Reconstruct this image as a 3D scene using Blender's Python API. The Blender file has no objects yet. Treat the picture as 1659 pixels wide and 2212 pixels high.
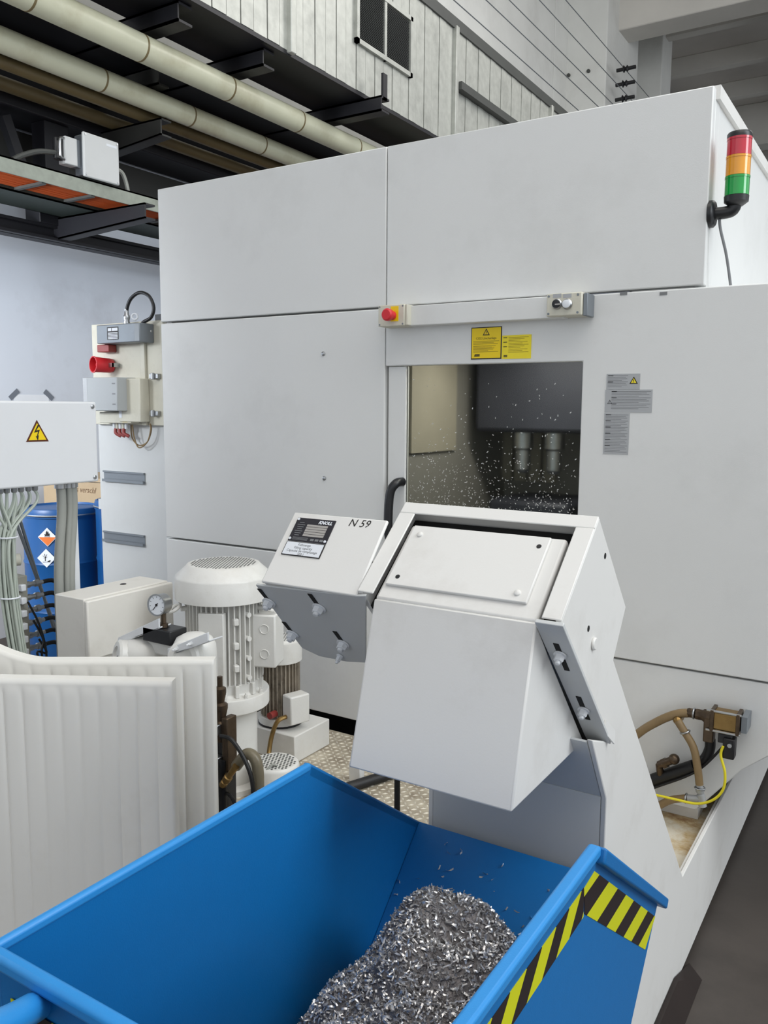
import bpy, bmesh, math, random
from mathutils import Vector, Matrix
random.seed(7)
sc = bpy.context.scene
COL = sc.collection
PI = math.pi

# ------------------------------------------------------------------ camera
FPX = 1820.0
YAW, PITCH, ROLL = math.radians(32.2), math.radians(7.0), math.radians(0.39)
EYE = Vector((0, 0, 1.7))
fwd = Vector((-math.sin(YAW)*math.cos(PITCH), math.cos(YAW)*math.cos(PITCH), -math.sin(PITCH)))
rgt = Vector((math.cos(YAW), math.sin(YAW), 0))
upv = rgt.cross(fwd)
rr = rgt*math.cos(ROLL) + upv*math.sin(ROLL)
uu = -rgt*math.sin(ROLL) + upv*math.cos(ROLL)
cd = bpy.data.cameras.new('camera'); cam = bpy.data.objects.new('camera', cd); COL.objects.link(cam)
cam.matrix_world = Matrix(((rr.x, uu.x, -fwd.x, EYE.x), (rr.y, uu.y, -fwd.y, EYE.y), (rr.z, uu.z, -fwd.z, EYE.z), (0, 0, 0, 1)))
cd.sensor_fit = 'HORIZONTAL'; cd.sensor_width = 36.0; cd.lens = FPX/1659*36.0
cd.clip_start = 0.05; cd.clip_end = 200
sc.camera = cam

# ------------------------------------------------------------------ light
W = bpy.data.worlds.new('world'); sc.world = W; W.use_nodes = True
bg = W.node_tree.nodes['Background']
bg.inputs['Color'].default_value = (0.92, 0.96, 1.0, 1); bg.inputs['Strength'].default_value = 0.92

def area(name, loc, target, sx, sy, power, col):
    l = bpy.data.lights.new(name, 'AREA'); l.shape = 'RECTANGLE'; l.size = sx; l.size_y = sy; l.energy = power; l.color = col
    o = bpy.data.objects.new(name, l); COL.objects.link(o); o.location = loc
    o.rotation_euler = (Vector(target)-Vector(loc)).to_track_quat('-Z', 'Y').to_euler()
    return o
area('roof_light', (0.6, 0.6, 7.2), (-0.4, 1.6, 0), 4.5, 6.0, 180, (1.0, 0.96, 0.9))
area('roof_light', (4.8, 2.6, 5.6), (-0.4, 2.2, 1.2), 3.0, 5.0, 300, (0.9, 0.96, 1.0))
area('roof_light', (-0.5, 9.0, 7.8), (-4.2, 9.0, 4.2), 3.0, 6.0, 250, (1.0, 0.98, 0.95))
wfill = area('wall_fill_light', (-4.7, 0.3, 2.35), (-5.6, 3.0, 1.9), 1.4, .4, 66, (0.92, 0.96, 1.0)); wfill.data.spread = math.radians(105)  # added fill light out of view, brightens the left wall
vs = sc.view_settings
vs.view_transform = 'Standard'; vs.look = 'None'; vs.gamma = 1.0; vs.use_curve_mapping = False; vs.exposure = 0.1

# ------------------------------------------------------------------ helpers
AX = {'x': 0, 'y': 1, 'z': 2}
def at(px, py, ax, val):
    """point where the sight line of a photo point meets the real plane ax = val (used for measuring sizes)"""
    d = fwd + rr*((px-829.5)/FPX) - uu*((py-1106)/FPX)
    i = AX[ax]; return EYE + d*((val-EYE[i])/d[i])
def atp(px, py, p, n):
    d = fwd + rr*((px-829.5)/FPX) - uu*((py-1106)/FPX)
    return EYE + d*((Vector(p)-EYE).dot(n)/d.dot(n))
def lin(c):
    return tuple((x/255/12.92 if x/255 <= .04045 else ((x/255+.055)/1.055)**2.4) for x in c)

MATS = {}
def mat(name, rgb, rough=.5, metal=0.0, var=0.05, scale=6.0, bump=0.0, bscale=60.0, dirt=None, dirt_amt=0.0, dscale=3.0, spec=.5, coat=0.0, trans=0.0, emit=0.0, alpha=1.0):
    if name in MATS: return MATS[name]
    m = bpy.data.materials.new(name); m.use_nodes = True
    nt = m.node_tree; N = nt.nodes; L = nt.links; b = N['Principled BSDF']
    c = lin(rgb)
    tc = N.new('ShaderNodeTexCoord')
    nz = N.new('ShaderNodeTexNoise'); nz.inputs['Scale'].default_value = scale; nz.inputs['Detail'].default_value = 5
    L.new(tc.outputs['Object'], nz.inputs['Vector'])
    mx = N.new('ShaderNodeMix'); mx.data_type = 'RGBA'
    mx.inputs['A'].default_value = (*[max(0, x*(1-var*2)) for x in c], 1)
    mx.inputs['B'].default_value = (*[min(1, x*(1+var*2)) for x in c], 1)
    L.new(nz.outputs['Fac'], mx.inputs['Factor'])
    out = mx.outputs['Result']
    if dirt:
        n2 = N.new('ShaderNodeTexNoise'); n2.inputs['Scale'].default_value = dscale; n2.inputs['Detail'].default_value = 8; n2.inputs['Roughness'].default_value = .65
        L.new(tc.outputs['Object'], n2.inputs['Vector'])
        rp = N.new('ShaderNodeMapRange'); rp.inputs['From Min'].default_value = .52; rp.inputs['From Max'].default_value = .78
        rp.inputs['To Max'].default_value = dirt_amt
        L.new(n2.outputs['Fac'], rp.inputs['Value'])
        m2 = N.new('ShaderNodeMix'); m2.data_type = 'RGBA'; m2.inputs['B'].default_value = (*lin(dirt), 1)
        L.new(out, m2.inputs['A']); L.new(rp.outputs['Result'], m2.inputs['Factor']); out = m2.outputs['Result']
    L.new(out, b.inputs['Base Color'])
    b.inputs['Roughness'].default_value = rough; b.inputs['Metallic'].default_value = metal
    b.inputs['Specular IOR Level'].default_value = spec
    b.inputs['Coat Weight'].default_value = coat
    b.inputs['Transmission Weight'].default_value = trans
    b.inputs['Alpha'].default_value = alpha
    if emit:
        b.inputs['Emission Color'].default_value = (*c, 1); b.inputs['Emission Strength'].default_value = emit
    if bump:
        n3 = N.new('ShaderNodeTexNoise'); n3.inputs['Scale'].default_value = bscale; n3.inputs['Detail'].default_value = 3
        L.new(tc.outputs['Object'], n3.inputs['Vector'])
        bp = N.new('ShaderNodeBump'); bp.inputs['Strength'].default_value = bump; bp.inputs['Distance'].default_value = .004
        L.new(n3.outputs['Fac'], bp.inputs['Height']); L.new(bp.outputs['Normal'], b.inputs['Normal'])
    MATS[name] = m; return m

class MB:
    def __init__(s): s.v = []; s.f = []
    def add(s, vs, fs):
        o = len(s.v); s.v += [Vector(x) for x in vs]; s.f += [[i+o for i in f] for f in fs]; return s
    def box(s, a, b):
        x0, x1 = sorted((a[0], b[0])); y0, y1 = sorted((a[1], b[1])); z0, z1 = sorted((a[2], b[2]))
        return s.add([(x0,y0,z0),(x1,y0,z0),(x1,y1,z0),(x0,y1,z0),(x0,y0,z1),(x1,y0,z1),(x1,y1,z1),(x0,y1,z1)],
                     [(0,3,2,1),(4,5,6,7),(0,1,5,4),(1,2,6,5),(2,3,7,6),(3,0,4,7)])
    def obox(s, c, u, v, w):       # oriented box, half-extent vectors
        c, u, v, w = Vector(c), Vector(u), Vector(v), Vector(w)
        if u.cross(v).dot(w) < 0: u = -u
        P = [c+u*a+v*b+w*d for d in (-1, 1) for a, b in ((-1,-1),(1,-1),(1,1),(-1,1))]
        return s.add(P, [(0,3,2,1),(4,5,6,7),(0,1,5,4),(1,2,6,5),(2,3,7,6),(3,0,4,7)])
    def slab(s, pts, off):         # polygon swept along vector off
        pts = [Vector(p) for p in pts]; off = Vector(off); n = len(pts)
        nm = Vector((0, 0, 0))
        for i in range(n): nm += (pts[i]-pts[0]).cross(pts[(i+1) % n]-pts[0])
        if nm.dot(off) > 0: pts = pts[::-1]
        return s.add(pts+[p+off for p in pts], [list(range(n)), list(range(2*n-1, n-1, -1))]+[(i, i+n, (i+1) % n+n, (i+1) % n) for i in range(n)])
    def yz(s, poly, x0, x1): return s.slab([(x0, y, z) for y, z in poly], (x1-x0, 0, 0))
    def xz(s, poly, y0, y1): return s.slab([(x, y0, z) for x, z in poly], (0, y1-y0, 0))
    def cyl(s, p0, p1, r, n=20, r1=None, cap=True):
        p0, p1 = Vector(p0), Vector(p1); d = (p1-p0).normalized(); r1 = r if r1 is None else r1
        a = d.orthogonal().normalized(); b = d.cross(a)
        ring = [(a*math.cos(2*PI*i/n)+b*math.sin(2*PI*i/n)) for i in range(n)]
        V = [p0+q*r for q in ring]+[p1+q*r1 for q in ring]
        F = [(i, (i+1) % n, n+(i+1) % n, n+i) for i in range(n)]
        if cap: F += [list(range(n-1, -1, -1)), list(range(n, 2*n))]
        return s.add(V, F)
    def lathe(s, c, prof, n=40, axis=(0, 0, 1), closed=True):    # prof: (radius, height) list
        c = Vector(c); d = Vector(axis).normalized(); a = d.orthogonal().normalized(); b = d.cross(a); V = []; F = []
        m = len(prof)
        for r, h in prof:
            for i in range(n): V.append(c+d*h+(a*math.cos(2*PI*i/n)+b*math.sin(2*PI*i/n))*max(r, 1e-4))
        for k in range(m-1):
            for i in range(n): F.append((k*n+i, k*n+(i+1) % n, (k+1)*n+(i+1) % n, (k+1)*n+i))
        if closed: F += [list(range(n-1, -1, -1)), list(range((m-1)*n, m*n))]
        return s.add(V, F)
    def tube(s, path, r, n=8, smooth=6):
        P = [Vector(p) for p in path]
        if smooth and len(P) > 2:
            Q = []
            for i in range(len(P)-1):
                p0 = P[max(i-1, 0)]; p1 = P[i]; p2 = P[i+1]; p3 = P[min(i+2, len(P)-1)]
                for k in range(smooth):
                    t = k/smooth
                    Q.append(.5*((2*p1)+(p2-p0)*t+(2*p0-5*p1+4*p2-p3)*t*t+(3*p1-p0-3*p2+p3)*t**3))
            P = Q+[P[-1]]
        V = []; F = []; a = None
        for i, p in enumerate(P):
            d = (P[min(i+1, len(P)-1)]-P[max(i-1, 0)]).normalized()
            a = d.orthogonal().normalized() if a is None else (a-d*a.dot(d)).normalized()
            b = d.cross(a)
            V += [p+(a*math.cos(2*PI*k/n)+b*math.sin(2*PI*k/n))*r for k in range(n)]
        for i in range(len(P)-1):
            for k in range(n): F.append((i*n+k, i*n+(k+1) % n, (i+1)*n+(k+1) % n, (i+1)*n+k))
        F += [list(range(n-1, -1, -1)), list(range((len(P)-1)*n, len(P)*n))]
        return s.add(V, F)
    def torus(s, c, axis, R, r, n=24, m=8):
        c = Vector(c); d = Vector(axis).normalized(); a = d.orthogonal().normalized(); b = d.cross(a); V = []; F = []
        for i in range(n):
            e = a*math.cos(2*PI*i/n)+b*math.sin(2*PI*i/n)
            V += [c+e*(R+r*math.cos(2*PI*k/m))+d*r*math.sin(2*PI*k/m) for k in range(m)]
        for i in range(n):
            for k in range(m): F.append((i*m+k, ((i+1) % n)*m+k, ((i+1) % n)*m+(k+1) % m, i*m+(k+1) % m))
        return s.add(V, F)
    def ball(s, c, r, n=16, m=10, sc=(1, 1, 1)):
        c = Vector(c); V = []; F = []
        for j in range(m+1):
            t = PI*j/m
            for i in range(n): V.append(c+Vector((math.sin(t)*math.cos(2*PI*i/n)*r*sc[0], math.sin(t)*math.sin(2*PI*i/n)*r*sc[1], -math.cos(t)*r*sc[2])))
        for j in range(m):
            for i in range(n): F.append((j*n+i, j*n+(i+1) % n, (j+1)*n+(i+1) % n, (j+1)*n+i))
        return s.add(V, F)
    def build(s, name, m, parent=None, bevel=0.0, seg=2, angle=38, base=None):
        root = parent
        while root is not None and root.parent is not None: root = root.parent
        if root is not None: off = Vector(root.location)
        else:
            if base is None:
                lo = [min(v[i] for v in s.v) for i in range(3)]; hi = [max(v[i] for v in s.v) for i in range(3)]
                base = ((lo[0]+hi[0])/2, (lo[1]+hi[1])/2, lo[2])
            off = Vector(base)
        me = bpy.data.meshes.new(name)
        me.from_pydata([v-off for v in s.v], [], s.f)
        me.validate(); me.materials.append(m)
        bm = bmesh.new(); bm.from_mesh(me)
        for f in bm.faces: f.smooth = True
        ca = math.radians(angle)
        for e in bm.edges:
            if len(e.link_faces) == 2 and e.calc_face_angle(0) > ca: e.smooth = False
        bm.to_mesh(me); bm.free()
        o = bpy.data.objects.new(name, me); COL.objects.link(o)
        if parent is None: o.location = off
        else: o.parent = parent
        if bevel:
            bv = o.modifiers.new('bevel', 'BEVEL'); bv.width = bevel; bv.segments = seg; bv.limit_method = 'ANGLE'; bv.angle_limit = math.radians(40); bv.harden_normals = False
        return o

def thing(name, label, cat, loc=(0, 0, 0), group=None):
    o = bpy.data.objects.new(name, None); COL.objects.link(o); o.location = loc; o.empty_display_size = .1
    o['label'] = label; o['category'] = cat
    if group: o['group'] = group
    return o
def tag(o, label, cat, group=None, kind=None):
    o['label'] = label; o['category'] = cat
    if group: o['group'] = group
    if kind: o['kind'] = kind
    return o
def struct(o): o['kind'] = 'structure'; return o
def lab(o, t): o['label'] = t; return o

def text(name, s, org, u, v, size, m, parent, align='LEFT', shear=0.0, bold=0.0):
    c = bpy.data.curves.new(name, 'FONT'); c.body = s; c.size = size; c.align_x = align; c.shear = shear; c.offset = bold; c.resolution_u = 2
    t = bpy.data.objects.new(name, c); COL.objects.link(t)
    dg = bpy.context.evaluated_depsgraph_get()
    me = bpy.data.meshes.new_from_object(t.evaluated_get(dg))
    u, v = Vector(u).normalized(), Vector(v).normalized()
    mb = MB(); mb.add([Vector(org)+u*p.co.x+v*p.co.y for p in me.vertices], [list(p.vertices) for p in me.polygons])
    bpy.data.objects.remove(t); bpy.data.curves.remove(c); bpy.data.meshes.remove(me)
    return mb.build(name, m, parent)

# ------------------------------------------------------------------ materials
M_mach = mat('machine_white', (222, 223, 222), .42, var=.012, scale=3, bump=.06, bscale=350, dirt=(170, 170, 166), dirt_amt=.22, dscale=2.2)
M_conv = mat('conveyor_white', (226, 225, 222), .42, var=.012, scale=4, bump=.025, bscale=260, dirt=(178, 172, 162), dirt_amt=.3, dscale=5)
M_cream = mat('pump_white', (222, 221, 217), .36, var=.02, scale=8, bump=.06, bscale=140, dirt=(176, 168, 154), dirt_amt=.32, dscale=7)
M_white = mat('box_white', (222, 224, 227), .4, var=.01, dirt=(190, 190, 188), dirt_amt=.15)
M_jbox = mat('junction_white', (222, 219, 212), .42, var=.015, dirt=(170, 164, 152), dirt_amt=.3, dscale=6)
M_cab = mat('cabinet_grey', (204, 206, 206), .5, var=.02, dirt=(160, 160, 158), dirt_amt=.2)
M_ivory = mat('ivory_plastic', (208, 205, 190), .5, var=.02, dirt=(150, 146, 134), dirt_amt=.3, dscale=9)
M_rib = mat('ribbed_plastic', (238, 236, 230), .38, var=.02, scale=3, dirt=(186, 172, 148), dirt_amt=.35, dscale=1.7)
M_blue = mat('bin_blue', (6, 108, 176), .42, var=.02, scale=40, bump=.06, bscale=420)
M_bluesheen = mat('blue_sheen', (44, 140, 212), .4, var=.02, scale=40, bump=.06, bscale=420)  # lighter bin blue for rims and handle, sheen put into the colour
M_drum = mat('drum_blue', (18, 80, 140), .38, var=.03, bump=.1, bscale=30)
M_black = mat('black_rubber', (20, 20, 22), .5, var=.1)
M_blackm = mat('black_plastic', (30, 31, 34), .38, var=.05)
M_dark = mat('dark_void', (14, 13, 13), .8)
M_steel = mat('zinc_steel', (178, 180, 182), .32, 1.0, var=.06, scale=30)
M_galv = mat('galvanised', (186, 188, 182), .45, .35, var=.12, scale=14, dirt=(90, 92, 88), dirt_amt=.4)
M_rail = mat('rail_grey', (128, 134, 140), .45, .4, var=.04)
M_brass = mat('brass_dirty', (150, 122, 76), .36, .9, var=.12, scale=40, dirt=(60, 48, 36), dirt_amt=.7, dscale=30)
M_bronze = mat('oily_brown_steel', (92, 78, 64), .4, .8, var=.15, scale=40, dirt=(40, 32, 26), dirt_amt=.7, dscale=30)
M_kerb = mat('dark_kerb', (50, 42, 40), .3, .3, var=.1)
M_hose = mat('tan_hose', (134, 112, 78), .4, var=.06, dirt=(90, 70, 46), dirt_amt=.5, dscale=12)
M_ghose = mat('grey_hose', (150, 152, 146), .4, var=.05)
M_yel = mat('yellow_cable', (226, 212, 40), .45)
M_red = mat('siren_red', (206, 40, 50), .35)
M_darkred = mat('dull_red', (150, 60, 56), .4)
M_yellow = mat('label_yellow', (240, 208, 10), .45, var=.01)
M_yellow2 = mat('label_pale_yellow', (240, 220, 40), .45, var=.01)
M_ink = mat('ink_black', (26, 22, 22), .5)
M_inkg = mat('ink_grey', (120, 122, 124), .5)
M_inky = mat('ink_olive', (150, 128, 20), .5)
M_silver = mat('label_silver', (172, 174, 176), .4, .25, var=.02)
M_plate = mat('plate_black', (34, 32, 40), .4)
M_field = mat('plate_field', (176, 172, 168), .4, .3)
M_wallp = mat('wall_paint', (206, 212, 222), .7, var=.03, scale=1.2, dirt=(150, 150, 156), dirt_amt=.5, dscale=.9)
M_conc = mat('pale_concrete', (226, 227, 224), .8, var=.05, scale=2, dirt=(176, 174, 168), dirt_amt=.3, dscale=1.3)
M_ceil = mat('ceiling_concrete', (214, 209, 203), .85, var=.08, scale=1.2)
M_beam = mat('beam_concrete', (220, 217, 211), .85, var=.06, scale=1.5)
M_floor = mat('floor_dark', (74, 68, 64), .6, var=.14, scale=4, bump=.25, bscale=40, dirt=(44, 40, 38), dirt_amt=.5, dscale=3)
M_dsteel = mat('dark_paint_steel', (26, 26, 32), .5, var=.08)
M_msteel = mat('grey_paint_steel', (74, 76, 74), .5, var=.08)
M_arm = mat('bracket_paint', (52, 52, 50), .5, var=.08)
M_insul = mat('pipe_lagging', (206, 206, 182), .3, var=.05, scale=4, dirt=(140, 124, 84), dirt_amt=.6, dscale=2)
M_insulb = mat('pipe_brown', (120, 106, 74), .45, var=.06, scale=4, dirt=(70, 58, 40), dirt_amt=.6, dscale=2)
M_orange = mat('orange_cable', (206, 98, 50), .45, var=.05)
M_cable = mat('pale_cable', (176, 184, 174), .42, var=.03)
M_card = mat('cardboard', (168, 148, 120), .8, var=.05)
M_wood = mat('pallet_wood', (140, 112, 78), .8, var=.1)
M_paper = mat('paper_white', (226, 230, 236), .7)
M_chipb = mat('swarf_base', (108, 104, 104), .5, .5, var=.3, scale=90, bump=1.0, bscale=120)
M_chip = mat('swarf_steel', (222, 216, 214), .4, .8, var=.25, scale=60)
M_rustdeck = None

def glossy_colour(name, rgb):
    return mat(name, rgb, .14, 0, var=.02, trans=.2, coat=.6)
M_lred = glossy_colour('lens_red', (214, 44, 66)); M_lor = glossy_colour('lens_amber', (255, 172, 44)); M_lgr = glossy_colour('lens_green', (10, 170, 70))

def deck_material():
    m = bpy.data.materials.new('deck_plate'); m.use_nodes = True; nt = m.node_tree; N = nt.nodes; L = nt.links; b = N['Principled BSDF']
    tc = N.new('ShaderNodeTexCoord')
    n = N.new('ShaderNodeTexNoise'); n.inputs['Scale'].default_value = 9; n.inputs['Detail'].default_value = 8; n.inputs['Roughness'].default_value = .7
    L.new(tc.outputs['Object'], n.inputs['Vector'])
    r = N.new('ShaderNodeValToRGB'); e = r.color_ramp.elements
    e[0].position = .3; e[0].color = (*lin((120, 106, 88)), 1); e[1].position = .62; e[1].color = (*lin((190, 181, 162)), 1)
    L.new(n.outputs['Fac'], r.inputs['Fac']); L.new(r.outputs['Color'], b.inputs['Base Color'])
    b.inputs['Roughness'].default_value = .4
    return m
M_deck = deck_material()
def rust_material():
    m = bpy.data.materials.new('rusty_tray'); m.use_nodes = True; nt = m.node_tree; N = nt.nodes; L = nt.links; b = N['Principled BSDF']
    tc = N.new('ShaderNodeTexCoord')
    n = N.new('ShaderNodeTexNoise'); n.inputs['Scale'].default_value = 6; n.inputs['Detail'].default_value = 8; n.inputs['Roughness'].default_value = .68
    L.new(tc.outputs['Object'], n.inputs['Vector'])
    r = N.new('ShaderNodeValToRGB'); e = r.color_ramp.elements
    e[0].position = .36; e[0].color = (*lin((140, 96, 50)), 1); e[1].position = .56; e[1].color = (*lin((218, 210, 192)), 1)
    k = e.new(.45); k.color = (*lin((196, 172, 130)), 1)
    L.new(n.outputs['Fac'], r.inputs['Fac']); L.new(r.outputs['Color'], b.inputs['Base Color'])
    b.inputs['Roughness'].default_value = .45
    return m
M_rust = rust_material()
def stripe_material(name, vec, phase):
    m = bpy.data.materials.new(name); m.use_nodes = True; nt = m.node_tree; N = nt.nodes; L = nt.links; b = N['Principled BSDF']
    g = N.new('ShaderNodeNewGeometry'); d = N.new('ShaderNodeVectorMath'); d.operation = 'DOT_PRODUCT'
    d.inputs[1].default_value = vec; L.new(g.outputs['Position'], d.inputs[0])
    ad = N.new('ShaderNodeMath'); ad.operation = 'ADD'; ad.inputs[1].default_value = phase; L.new(d.outputs['Value'], ad.inputs[0])
    f = N.new('ShaderNodeMath'); f.operation = 'FRACT'; L.new(ad.outputs[0], f.inputs[0])
    c = N.new('ShaderNodeMath'); c.operation = 'GREATER_THAN'; c.inputs[1].default_value = .5; L.new(f.outputs[0], c.inputs[0])
    mx = N.new('ShaderNodeMix'); mx.data_type = 'RGBA'; mx.inputs['A'].default_value = (*lin((206, 208, 20)), 1); mx.inputs['B'].default_value = (*lin((34, 24, 26)), 1)
    L.new(c.outputs[0], mx.inputs['Factor']); L.new(mx.outputs['Result'], b.inputs['Base Color']); b.inputs['Roughness'].default_value = .45
    return m
def glass_material():
    m = bpy.data.materials.new('window_glass'); m.use_nodes = True; b = m.node_tree.nodes['Principled BSDF']
    b.inputs['Base Color'].default_value = (*lin((216, 220, 216)), 1); b.inputs['Roughness'].default_value = .15
    b.inputs['Transmission Weight'].default_value = 1.0; b.inputs['IOR'].default_value = 1.12; b.inputs['Specular IOR Level'].default_value = .5
    return m
M_glass = glass_material()

# ================================================================== the hall
XW = -5.6
struct(MB().box((-7, -8, -.2), (14, 34, 0)).build('floor', M_floor))
wl = struct(MB().box((XW-.3, -8, 0), (XW, 34, 9.2)).build('wall_left', M_wallp))
# concrete upper wall: cast panels above the painted strip, each its own piece
for i in range(9):
    y0 = -2+i*4.0
    MB().box((XW, y0+.012, 4.3), (XW+.06, y0+3.988, 9.0)).build('concrete_panel', M_conc, wl, bevel=.01)
MB().box((XW, 14.6, 4.25), (XW+.75, 16.4, 9.1)).build('column', M_conc, wl, bevel=.02)
MB().box((XW, 17.3, 4.25), (XW+.95, 18.0, 9.1)).build('column', M_conc, wl, bevel=.02)
for yy in (14.9, 15.8):
    for zz in (5.2, 6.3, 7.4):
        MB().cyl((XW+.1+.35*(yy > 15), 14.6, zz), (XW+.1+.35*(yy > 15), 14.57, zz), .03, 10).build('anchor_bolt', M_msteel, wl)
struct(MB().box((-7, 33.7, 0), (14, 34, 9.2)).build('wall_back', M_conc))
ce = struct(MB().box((-7, -8, 9.2), (14, 34, 9.5)).build('ceiling', M_ceil))
for yy in (15.5, 23.5, 31.5):
    MB().box((XW, yy-.3, 8.2), (14, yy+.3, 9.2)).build('beam', M_beam, ce, bevel=.02)
for yy in (17.6, 19.6, 21.6, 25.6, 27.6, 29.6):
    MB().box((XW, yy-.12, 8.85), (14, yy+.12, 9.2)).build('rib', M_beam, ce, bevel=.01)
for xx in (-2.5, 2.0):
    MB().box((xx-.15, 8, 8.6), (xx+.15, 33, 8.85)).build('rail', M_msteel, ce)

# contact wires of the crane along the left wall
for k, (px_, py_) in enumerate(((980, 0), (1050, 0), (1100, 0), (1165, 0), (1222, 0))):
    p = at(px_, py_, 'x', XW+.98)
    o = MB().tube([(XW+.98, 4.0, p.z), (XW+.98, 33, p.z)], .0065, 6, 0).build('crane_wire', M_rail)
    tag(o, ['dark', 'second dark', 'third dark', 'fourth dark', 'outermost dark'][k]+' thin crane wire along the concrete wall, ' + ['lowest of five', 'above the lowest', 'middle of five', 'below the top one', 'topmost of five'][k], 'wire', 'crane wires on the hall wall')
for k, (px_, py_) in enumerate(((1345, 150), (1343, 182), (1342, 214))):
    p = at(px_, py_, 'x', XW+.98)
    mb = MB().cyl(p+Vector((-.1, 0, 0)), p+Vector((.22, 0, 0)), .03, 10)
    mb.lathe(p+Vector((.0, 0, 0)), [(.02, 0), (.06, .02), (.025, .05), (.055, .08), (.02, .11)], 14, (1, 0, 0))
    tag(mb.build('wire_insulator', M_blackm), 'dark wire insulator beside the concrete column, ' + ['topmost', 'middle', 'lowest'][k] + ' of three', 'insulator', 'wire insulators by the column')

# ------------------------------------------------------------------ air duct
DX0, DX1, DZ0 = -4.38, -3.88, 4.16
DZ1 = at(905, 0, 'x', DX1).z
JY = at(980, 183, 'x', DX1).y
Y0D, Y1D = 1.6, 15.0
du = thing('air_duct', 'large square galvanised air duct with ribbed cladding above the white machine', 'duct', (-4.1, 7, DZ0))
MB().box((DX0, Y0D, DZ0), (DX1-.02, Y1D, DZ1)).build('casing', M_galv, du)
gY0, gY1 = at(765, 20, 'x', DX1).y, at(885, 170, 'x', DX1).y
gZ1, gZ0 = at(823, 20, 'x', DX1).z+.1, at(885, 170, 'x', DX1).z
y = Y0D
k = 0
while y < Y1D-.2:
    wdt = [.135, .125, .14, .13][k % 4]
    y1 = min(y+wdt, Y1D)
    z0, z1 = DZ0, DZ1
    if gY0-.02 < (y+y1)/2 < gY1+.02: 
        MB().box((DX1-.02, y+.004, DZ0), (DX1+.004*(k % 2), y1-.004, gZ0)).build('cladding_panel', M_galv, du)
        if gZ1 < DZ1-.05: MB().box((DX1-.02, y+.004, gZ1), (DX1+.004*(k % 2), y1-.004, DZ1)).build('cladding_panel', M_galv, du)
    else:
        MB().box((DX1-.02, y+.004, z0), (DX1+.004*(k % 2), y1-.004, z1)).build('cladding_panel', M_galv, du)
    y = y1; k += 1
for yy in (at(625, 60, 'x', DX1).y, JY, at(1188, 240, 'x', DX1).y):
    MB().box((DX1-.01, yy-.03, DZ0-.02), (DX1+.04, yy+.03, DZ1+.02)).build('joint_flange', M_galv, du, bevel=.006)
rz = at(980, 183, 'x', DX1).z
MB().box((DX1, JY+.03, rz-.04), (DX1+.07, JY+2.0, rz+.03)).build('ledge', M_msteel, du)
MB().box((DX0, Y0D, DZ1), (DX1+.02, Y1D, DZ1+.1)).build('top_angle', M_msteel, du)
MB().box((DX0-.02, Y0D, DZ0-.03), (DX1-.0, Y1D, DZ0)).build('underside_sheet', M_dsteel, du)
gr = MB()
t = .035
gr.box((DX1-.015, gY0, gZ0), (DX1+.03, gY1, gZ0+t)).box((DX1-.015, gY0, gZ1-t), (DX1+.03, gY1, gZ1)).box((DX1-.015, gY0, gZ0), (DX1+.03, gY0+t, gZ1)).box((DX1-.015, gY1-t, gZ0), (DX1+.03, gY1, gZ1))
gm = (gY0+gY1)/2; gr.box((DX1-.015, gm-.015, gZ0), (DX1+.025, gm+.015, gZ1))
go = gr.build('grille', M_galv, du)
MB().box((DX1-.03, gY0, gZ0), (DX1-.016, gY1, gZ1)).build('grille_back', M_dark, go)
sl = MB(); n = 34
for i in range(n):
    z = gZ0+t+(gZ1-gZ0-2*t)*(i+.5)/n
    sl.obox((DX1+.002, gm, z), (.012, 0, -.006), (0, (gY1-gY0)/2-t, 0), (.001, 0, .002))
o = sl.build('slat', M_msteel, go); o['kind'] = 'stuff'

# carrier channels under the duct
for k, (px_, py_, tip) in enumerate(((812, 222, 1), (500, 140, 0), (300, 52, 0))):
    p = at(px_, py_, 'z', DZ0-.06)
    xe = DX1+.16 if tip else DX1-.06
    mb = MB().box((XW+.02, p.y-.06, DZ0-.15), (xe, p.y+.06, DZ0-.135)).box((XW+.02, p.y-.06, DZ0-.15), (xe, p.y-.05, DZ0-.035)).box((XW+.02, p.y-.06, DZ0-.05), (xe, p.y+.06, DZ0-.035))
    if tip: mb.box((DX1+.14, p.y-.03, DZ0-.05), (DX1+.16, p.y+.03, DZ0+.14))
    tag(mb.build('support_channel', M_dsteel), 'dark steel channel carrying the duct, '+['nearest the white machine', 'middle one of three', 'nearest the top left of the photo'][k], 'steel channel', 'channels under the duct')

# ------------------------------------------------------------------ pipes
def pipe(name, a, b, z, r, m, label, ring=True, grp=None):
    p, q = at(*a, 'z', z), at(*b, 'z', z)
    x = (p.x+q.x)/2
    t_ = thing(name, label, 'pipe', (x, 5, z-r), grp)
    MB().cyl((x, 1.0, z), (x, 13.0, z), r, 28).build('lagging', m, t_)
    if ring:
        yy = 1.5
        while yy < 12.5:
            MB().cyl((x, yy, z), (x, yy+.014, z), r*1.02, 28).build('band', M_insulb, t_); yy += .78
    return x
pipe('lagged_pipe', (108, 10), (775, 325), 3.9, .082, M_insul, 'thick cream lagged pipe just below the air duct')
pipe('lagged_pipe', (0, 90), (662, 350), 3.78, .072, M_insul, 'cream lagged pipe with dented jacket, second from the duct')
pipe('brown_pipe', (0, 135), (600, 359), 3.74, .042, M_insulb, 'thin brownish pipe beside the lower cream lagged pipe', False)
pipe('brown_pipe', (0, 168), (520, 372), 3.742, .045, M_insulb, 'thin brownish pipe nearest the dark beam at the wall', False)
o = MB().box((XW+.02, .5, 3.66), (-5.2, 13, 3.98)).build('dark_cable_duct', M_dsteel, bevel=.01); tag(o, 'dark boxed duct along the wall behind the lagged pipes', 'duct')
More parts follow.
